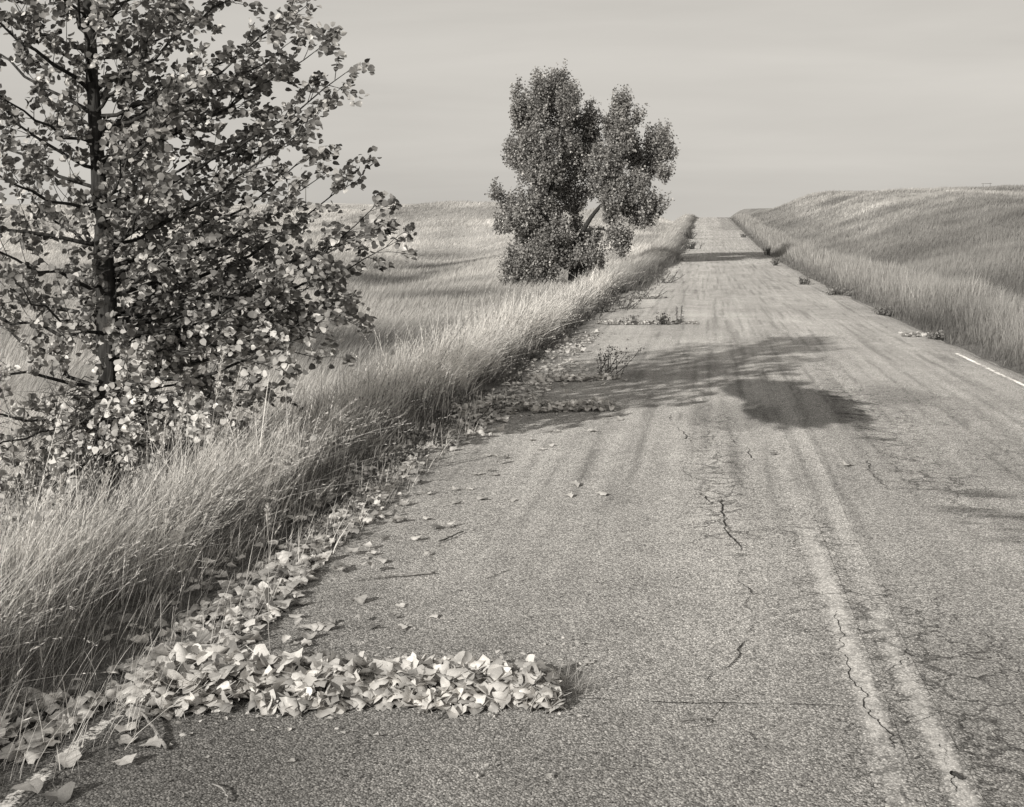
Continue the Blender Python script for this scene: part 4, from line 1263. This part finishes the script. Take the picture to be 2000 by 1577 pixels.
for gi, (a, b, wa, wb, ha, hb, n, lab, grp) in enumerate(DR):
    t = RNG.random(n); s = RNG.uniform(-1, 1, n)
    s = np.sign(s) * np.abs(s) ** 0.85
    d = b - a; nr_ = np.array([-d[1], d[0]]) / np.linalg.norm(d)
    wob = 0.9 * (fbm(t * 9 + gi * 3, s * 0 + gi, 200, 3) - 0.5)
    W_ = (wa + (wb - wa) * t)
    p = a + d * t[:, None] + nr_ * (s * W_ * (1 + wob))[:, None]
    hp = (ha + (hb - ha) * t) * (1 - np.abs(s) ** 2.5) * np.minimum(1, (1 - t) * 14 + .25) + 0.018
    f = RNG.random(n) ** 0.75
    z = ground_top(p[:, 0], p[:, 1]) + 0.012 + hp * f
    LP.append(np.c_[p, z]); LT.append(RNG.normal(0, 0.95, n) * (0.5 + 0.6 * f)); LS.append(RNG.uniform(0.042, 0.098, n) * np.where(RNG.random(n) < .06, 1.3, 1)); LG.append(np.full(n, gi)); LTOP.append(f)
# litter along the edge of the pavement and in the foot of the grass
n = 3000
y = logu(n, 4.2, 24)
edge = litter_edge(y)
x = edge - np.abs(RNG.normal(0, 0.34, n)) + 0.02
x = np.where(RNG.random(n) < 0.07, edge + np.minimum(RNG.exponential(0.22, n), 0.6), x)
x = np.where((y < 5.4) & (x < -2.66), -2.66 + RNG.random(n) * 0.3, x)
x = np.where((y < 4.75) & (x > -2.45), -2.45 - RNG.random(n) * 0.4, x)
k = x > -3.35
x, y = x[k], y[k]
pn = fbm(x * 2.2, y * 2.2, 210, 3)
k = RNG.random(len(x)) < np.clip(pn * 3.2 - 0.65, 0.15, 1)
x, y = x[k], y[k]; n = len(x)
LP.append(np.c_[x, y, ground_top(x, y) + 0.014 + 0.035 * RNG.random(n) ** 2]); LT.append(RNG.normal(0, 0.36, n)); LS.append(RNG.uniform(0.040, 0.092, n)); LG.append(np.full(n, 20)); LTOP.append(np.full(n, 0.8))
# crumbled bits round the drifts
n = 420
pick = RNG.integers(0, 2, n); t = RNG.random(n) * 1.08
pa_ = np.array([DR[0][0], DR[1][0]])[pick]; pb_ = np.array([DR[0][1], DR[1][1]])[pick]
p = pa_ + (pb_ - pa_) * t[:, None] + RNG.normal(0, 1, (n, 2)) * np.array([0.05, 0.30])
LP.append(np.c_[p, ground_top(p[:, 0], p[:, 1])]); LT.append(RNG.normal(0, 0.3, n)); LS.append(RNG.uniform(0.010, 0.028, n)); LG.append(np.full(n, 20)); LTOP.append(np.full(n, 0.1))
# a few blown into the standing grass
n = 45
y = logu(n, 5, 22); x = edge_left(y) - RNG.uniform(0.2, 1.0, n)
LP.append(np.c_[x, y, ground_top(x, y) + RNG.uniform(0.1, 0.6, n)]); LT.append(RNG.normal(0, 0.9, n)); LS.append(RNG.uniform(0.05, 0.085, n)); LG.append(np.full(n, 21)); LTOP.append(np.full(n, 0.3))
# single leaves lying on the open asphalt
SINGLE = [(240, 1500, 1.0, 'pale folded leaf on bare asphalt right of the flaking white line'), (133, 1494, 1.0, 'pale curled leaf beside the flaking white edge line'),
          (55, 1550, 1.15, 'large pale leaf with a long stalk on the white edge line'), (115, 1566, 1.25, 'big darker leaf at the very bottom edge beside the white line'),
          (248, 1456, .9, 'small arched leaf beside the pale bent twig'), (295, 1460, .95, 'hollow curled leaf under the end of the bent twig'), (247, 1428, 1.05, 'pointed pale leaf left of the bent twig'),
          (585, 1170, .8, 'pale triangular leaf alone below the round gall'), (702, 1178, 1.0, 'pale arched leaf alone on open asphalt below the long straight twig'),
          (578, 1212, .8, 'dull leaf on asphalt between gall and near drift'), (605, 1233, .95, 'curled leaf, left of three lying behind the near drift'), (640, 1230, .95, 'curled leaf, right of three lying behind the near drift'),
          (602, 1248, .95, 'flat leaf, lowest of three lying behind the near drift'), (598, 1262, .7, 'small pale leaf touching the back of the near drift'),
          (730, 1228, .6, 'small dark leaf on asphalt behind the near drift'), (782, 1226, .75, 'thin brown leaf right of the small dark leaf'), (848, 1207, .6, 'tiny dull leaf farthest right behind the near drift'),
          (747, 1101, .7, 'small leaf just above the long straight twig'), (765, 1024, .7, None), (772, 1024, .6, None), (812, 1056, .85, 'tilted leaf alone left of the short dark twig'),
          (852, 1034, .9, 'dark leaf, left of a pair above the short twig'), (880, 1028, .8, 'pale leaf, right of a pair above the short twig'), (835, 1016, .7, None), (916, 957, .6, None), (970, 893, .9, None),
          (930, 928, .9, None), (952, 891, .7, None), (942, 976, .9, None), (1120, 951, 1.05, 'pale arched leaf alone far out in the left lane'), (1110, 971, .85, 'smaller leaf just below the pale arched leaf in the left lane'),
          (1177, 967, 1.0, 'flat pale leaf farthest right in the left lane'), (1157, 844, 1.2, 'square pale leaf standing up below the second drift'), (1060, 790, .8, None), (1655, 911, 1.1, 'single pale leaf in the right lane below the dark tar patch'),
          (1511, 890, .8, 'tiny dark leaf on the faded centre line'), (1058, 878, .8, None), (965, 928, .8, None), (1074, 872, .8, None), (1000, 979, .7, None), (1210, 822, .8, None), (1190, 815, .8, None), (1085, 845, .9, None), (1040, 860, .8, None), (890, 985, .8, None), (1220, 745, .9, None), (1150, 1300, .5, None)]
single_objs = []
for px, row, s, lab in SINGLE:
    p = on_road(px, row)
    p[2] = float(road_top(p[0], p[1])) + 0.016
    LP.append(p[None]); LT.append(np.array([RNG.normal(0, 0.16)])); LS.append(np.array([0.088 * s * (1.0 if p[1] < 9 else 1.05)])); LG.append(np.array([100 + len(single_objs)])); LTOP.append(np.array([2.0]))
    single_objs.append(lab)
LP = np.vstack(LP); LT = np.concatenate(LT); LS = np.concatenate(LS); LG = np.concatenate(LG); LTOP = np.concatenate(LTOP)
nl = len(LP)
LS = np.minimum(LS, 0.112)
az = RNG.uniform(0, 2 * np.pi, nl)
Yd = np.stack([np.cos(az), np.sin(az), 0.45 * np.sin(LT)], -1)
ra = RNG.uniform(0, 2 * np.pi, nl)
Nd = np.stack([np.sin(LT) * np.cos(ra), np.sin(LT) * np.sin(ra), np.cos(LT)], -1)
flip = (RNG.random(nl) < 0.45) & (LG < 100)
Nd = np.where(flip[:, None], -Nd, Nd)
R = frames(Yd, Nd)
which = RNG.integers(0, len(FALLEN), nl)
arch = np.array([2, 6, 9, 0, 4, 10])          # lone leaves mostly lie arched, edges down
which = np.where(LG >= 100, arch[RNG.integers(0, len(arch), nl)], which)
tone = np.clip(np.exp(RNG.normal(0.07, 0.46, nl)), 0.22, 1.38)
tone = np.where(LG == 20, tone * 0.92, tone)
tone = np.where(LG == 21, np.clip(tone * 0.7, .3, .8), tone)
tone = np.where(LG >= 100, np.clip(tone, 0.85, 1.35), tone)
tone = np.where((LG >= 3) & (LG < 20), tone * 0.85, tone)
tone = np.where(np.isin(LG, [103, 114, 121, 135]), 0.38, tone)
# settle each leaf of the litter and each single leaf on what it lies on
for k, (v, t, tn_) in enumerate(FALLEN):
    q = np.nonzero((which == k) & ((LG == 20) | (LG >= 100)))[0]
    if len(q):
        zmin = np.einsum('nj,vj->nv', R[q][:, 2, :], v[:-4]).min(1) * LS[q]
        LP[q, 2] = ground_top(LP[q, 0], LP[q, 1]) + 0.003 - zmin + np.where(LG[q] == 20, 0.028 * RNG.random(len(q)) ** 2, 0)
ppx, prow, pdep = project(LP[:, 0], LP[:, 1], LP[:, 2])
vis = (ppx > -5) & (ppx < 2005) & (prow < 1580)
show = LS / np.maximum(pdep, 1) * np.clip(0.35 + LTOP, 0, 1.5) ** 1.5
show = np.where((LG == 20) & (LP[:, 0] < litter_edge(LP[:, 1]) - 0.28), show * 0.3, show)
show = np.where(vis & (LG != 21), show, 0)
show = np.where(LS < 0.03, 0, show)
show = np.where(LG >= 100, 9, show)
order = np.argsort(-show)[:300]
mask = np.ones(nl, bool); mask[order] = False
ntone = np.array([0.36, 0.52, 0.68, 0.84, 1.0, 1.16, 1.32, 1.46])
for i in order:
    tl = float(ntone[np.argmin(abs(ntone - tone[i]))])
    o = bpy.data.objects.new('fallen_leaf', shared_leaf('fallen', int(which[i]), tl))
    COL.objects.link(o)
    o.location = LP[i]; o.rotation_euler = euler_of(R[i]); o.scale = (LS[i],) * 3
    gidx = int(LG[i])
    if gidx < 3:
        lab, grp = DR[gidx][7], DR[gidx][8]
    elif gidx >= 100:
        lab = single_objs[gidx - 100]; grp = None if lab else 'stray leaves right of the litter strip'
        lab = lab or 'small dry leaf lying singly on asphalt right of the litter strip'
        if grp is None: grp = 'single leaves on the open asphalt'
    else:
        lab, grp = 'dry curled leaf in the litter strip between asphalt and left grass', 'leaves of the litter strip'
    tag(o, lab, 'leaf', grp)
ob = add_obj('leaf_litter', leaf_mesh('leaf_litter', FALLEN, which[mask], LP[mask], R[mask], LS[mask], tone[mask]), MAT_DRY)
tag(ob, 'mass of dry fallen leaves under and behind the top leaves of the drifts', 'leaf litter', kind='stuff')

# sprigs of grass growing out of the leaf drifts and cracks
xs, ys = [], []
for (a, b, wa, wb, ha, hb, n, lab, grp) in DR[:4]:
    k = 160
    t = RNG.random(k); p = a + (b - a) * t[:, None] + RNG.normal(0, 0.05, (k, 2)); xs.append(p[:, 0]); ys.append(p[:, 1])
c0, c1 = on_road(1090, 1352), on_road(1130, 1350)
k = 130; t = RNG.random(k); p = c0[:2] + (c1 - c0)[:2] * t[:, None] + RNG.normal(0, 0.035, (k, 2)); xs.append(p[:, 0]); ys.append(p[:, 1])
x = np.concatenate(xs); y = np.concatenate(ys)
blades('crack_grass', x, y, ground_top(x, y), RNG.uniform(0.05, 0.22, len(x)), RNG.normal(0.2, .5, len(x)), RNG.normal(0, .5, len(x)), np.full(len(x), 0.0028), RNG.uniform(0.4, 1.1, len(x)), MAT_STRAW, 3,
       'thin grass sprigs growing through the leaf drifts in the road cracks')

# twigs and scraps
def twig(name, pts, r0, r1, label, mat, lift=0.012, fork=None, cat='twig'):
    p = []
    for px, row, up in pts:
        q = on_road(px, row); q[2] = float(ground_top(q[0], q[1])) + lift + up; p.append(q)
    p = np.array(p); b = p[0].copy()
    pp, rr = resample(p, np.linspace(r0, r1, len(p)), 12)
    pp[1:-1] += RNG.normal(0, 0.004, (10, 3)) * np.array([1, 1, 0.3])
    root = empty(name, b) if fork else None
    g = Geo(); g.tube(pp - b, rr * RNG.uniform(.85, 1.15, 12), 6)
    me = g.mesh('stem', True)
    if not fork:
        o = add_obj(name, me, mat, None, b); me.name = name
        return tag(o, label, cat)
    add_obj('stem', me, mat, root)
    for f in fork:
        q = np.array([on_road(px, row) + np.array([0, 0, lift + up]) for px, row, up in f])
        g = Geo(); qq, qr = resample(q, np.linspace(r0 * .8, r1 * .6, len(q)), 6); g.tube(qq - b, qr, 5)
        add_obj('side_twig', g.mesh('side_twig', True), mat, root)
    return tag(root, label, cat)
twig('twig', [(690, 1138, 0), (740, 1132, .004), (790, 1126, 0), (850, 1121, .003)], 0.0035, 0.006, 'long straight pale twig lying on the left lane', MAT_TWIG)
twig('twig', [(857, 1060, 0), (880, 1052, .004), (905, 1040, 0)], 0.005, 0.004, 'short dark twig lying above the long straight twig', MAT_DARKTWIG)
twig('twig', [(1326, 1414, 0), (1352, 1411, .01), (1378, 1408, .004)], 0.003, 0.0045, 'small forked twig lying just below the cross crack', MAT_TWIG, fork=[[(1378, 1408, .004), (1382, 1400, .02), (1388, 1392, .03)], [(1378, 1408, 0), (1380, 1417, 0)]])
twig('twig', [(225, 1397, .03), (262, 1407, .035), (292, 1430, .02), (310, 1455, .006), (325, 1470, 0)], 0.004, 0.008, 'pale bent twig sticking out of the near leaves at lower left', MAT_TWIG)
twig('twig', [(415, 1538, 0), (436, 1550, .004), (444, 1575, 0)], 0.0025, 0.003, 'thin bent stalk lying at the bottom of the left lane', MAT_TWIG)
twig('twig', [(715, 1318, .10), (760, 1345, .11), (800, 1372, .08)], 0.0025, 0.003, 'pale straight stalk lying across the near leaf drift', MAT_TWIG)
twig('twig', [(855, 1412, 0), (866, 1405, .003), (878, 1398, 0)], 0.003, 0.002, 'tiny dark twig just in front of the near leaf drift', MAT_DARKTWIG)
twig('twig', [(1355, 905, 0), (1370, 908, .006), (1388, 912, 0)], 0.004, 0.003, 'short pale twig caught in the left lane crack', MAT_TWIG)
twig('twig', [(262, 1472, 0), (285, 1468, .003), (305, 1464, 0)], 0.0025, 0.002, 'thin dark twig lying below the pale bent twig', MAT_DARKTWIG)
twig('bark_scrap', [(1858, 1521, .002), (1868, 1526, .004), (1880, 1529, .002)], 0.007, 0.006, 'short dark scrap lying on the right centre line at the bottom', MAT_DARK, cat='scrap')
# round gall on the litter
b = on_road(590, 1138); b[2] = float(ground_top(b[0], b[1]))
a1, a2 = np.meshgrid(np.linspace(0, np.pi, 9), np.linspace(0, 2 * np.pi, 14, endpoint=False), indexing='ij')
rad = 0.026 * (1 + 0.06 * np.cos(6 * a2) * np.sin(a1))
v = np.stack([rad * np.sin(a1) * np.cos(a2), rad * np.sin(a1) * np.sin(a2), rad * 0.9 * np.cos(a1)], -1).reshape(-1, 3) + np.array([0, 0, 0.046])
q = [(i * 14 + j, i * 14 + (j + 1) % 14, (i + 1) * 14 + (j + 1) % 14, (i + 1) * 14 + j) for i in range(8) for j in range(14)]
g = Geo(); g.add(v, q); g.tube(np.array([[0, 0, .066], [.004, 0, .074], [.012, .002, .080]]), [0.003, .0025, .002], 5)
o = add_obj('round_gall', g.mesh('round_gall', True), MAT_STONE, None, b)
tag(o, 'pale round gall resting on leaves at the litter edge', 'gall')

# ---------------------------------------------------------------- far structures on the skyline
def skyline(px, d0, d1):
    d = np.linspace(d0, d1, 900); a = (px - 1000) / 2400
    x, y = d * (-SP + a * CP), d * (CP + a * SP)
    z = land_z(x, y)
    i = np.argmax((z - EYE) / d)
    return np.array([x[i], y[i], z[i]]), d[i]
b, dd = skyline(1927, 40, 400)
sc_ = dd / 2400
rail = empty('rail_fence', b); tag(rail, 'low wooden rail on two posts silhouetted on the right skyline', 'fence')
side = np.array([CP, SP, 0])
for sx_ in (-7, 7):
    g = Geo(); c = side * sx_ * sc_
    c[2] += float(land_z(b[0] + c[0], b[1] + c[1])) - b[2]
    g.tube(np.array([c + [0, 0, -.2], c + [0, 0, 4 * sc_ + .25], c + [0, 0, 6.5 * sc_ + .25]]), [0.03, 0.03, 0.028], 6)
    add_obj('post', g.mesh('post'), MAT_WOOD, rail)
g = Geo(); g.tube(np.array([-side * 10 * sc_ + [0, 0, 5.5 * sc_ + .25], [0, 0, 5.6 * sc_ + .25], side * 10 * sc_ + [0, 0, 6 * sc_ + .25]]), [0.028, 0.03, 0.028], 6)
add_obj('rail', g.mesh('rail'), MAT_WOOD, rail)

a = (597 - 1000) / 2400; d = 480.0
b = np.array([d * (-SP + a * CP), d * (CP + a * SP), 0]); b[2] = float(land_z(b[0], b[1]))
pole = empty('utility_pole', b); tag(pole, 'tiny distant utility pole with a crossarm seen past the cottonwood branches', 'utility pole')
g = Geo(); g.tube(np.array([[0, 0, -.5], [0, 0, 4], [0, 0, 8.5]]), [0.2, 0.17, 0.13], 8); add_obj('post', g.mesh('post'), MAT_WOOD, pole)
g = Geo(); g.tube(np.array([-side * 1.2 + [0, 0, 7.8], [0, 0, 7.8], side * 1.2 + [0, 0, 7.8]]), 0.09, 5); add_obj('crossarm', g.mesh('crossarm'), MAT_WOOD, pole)
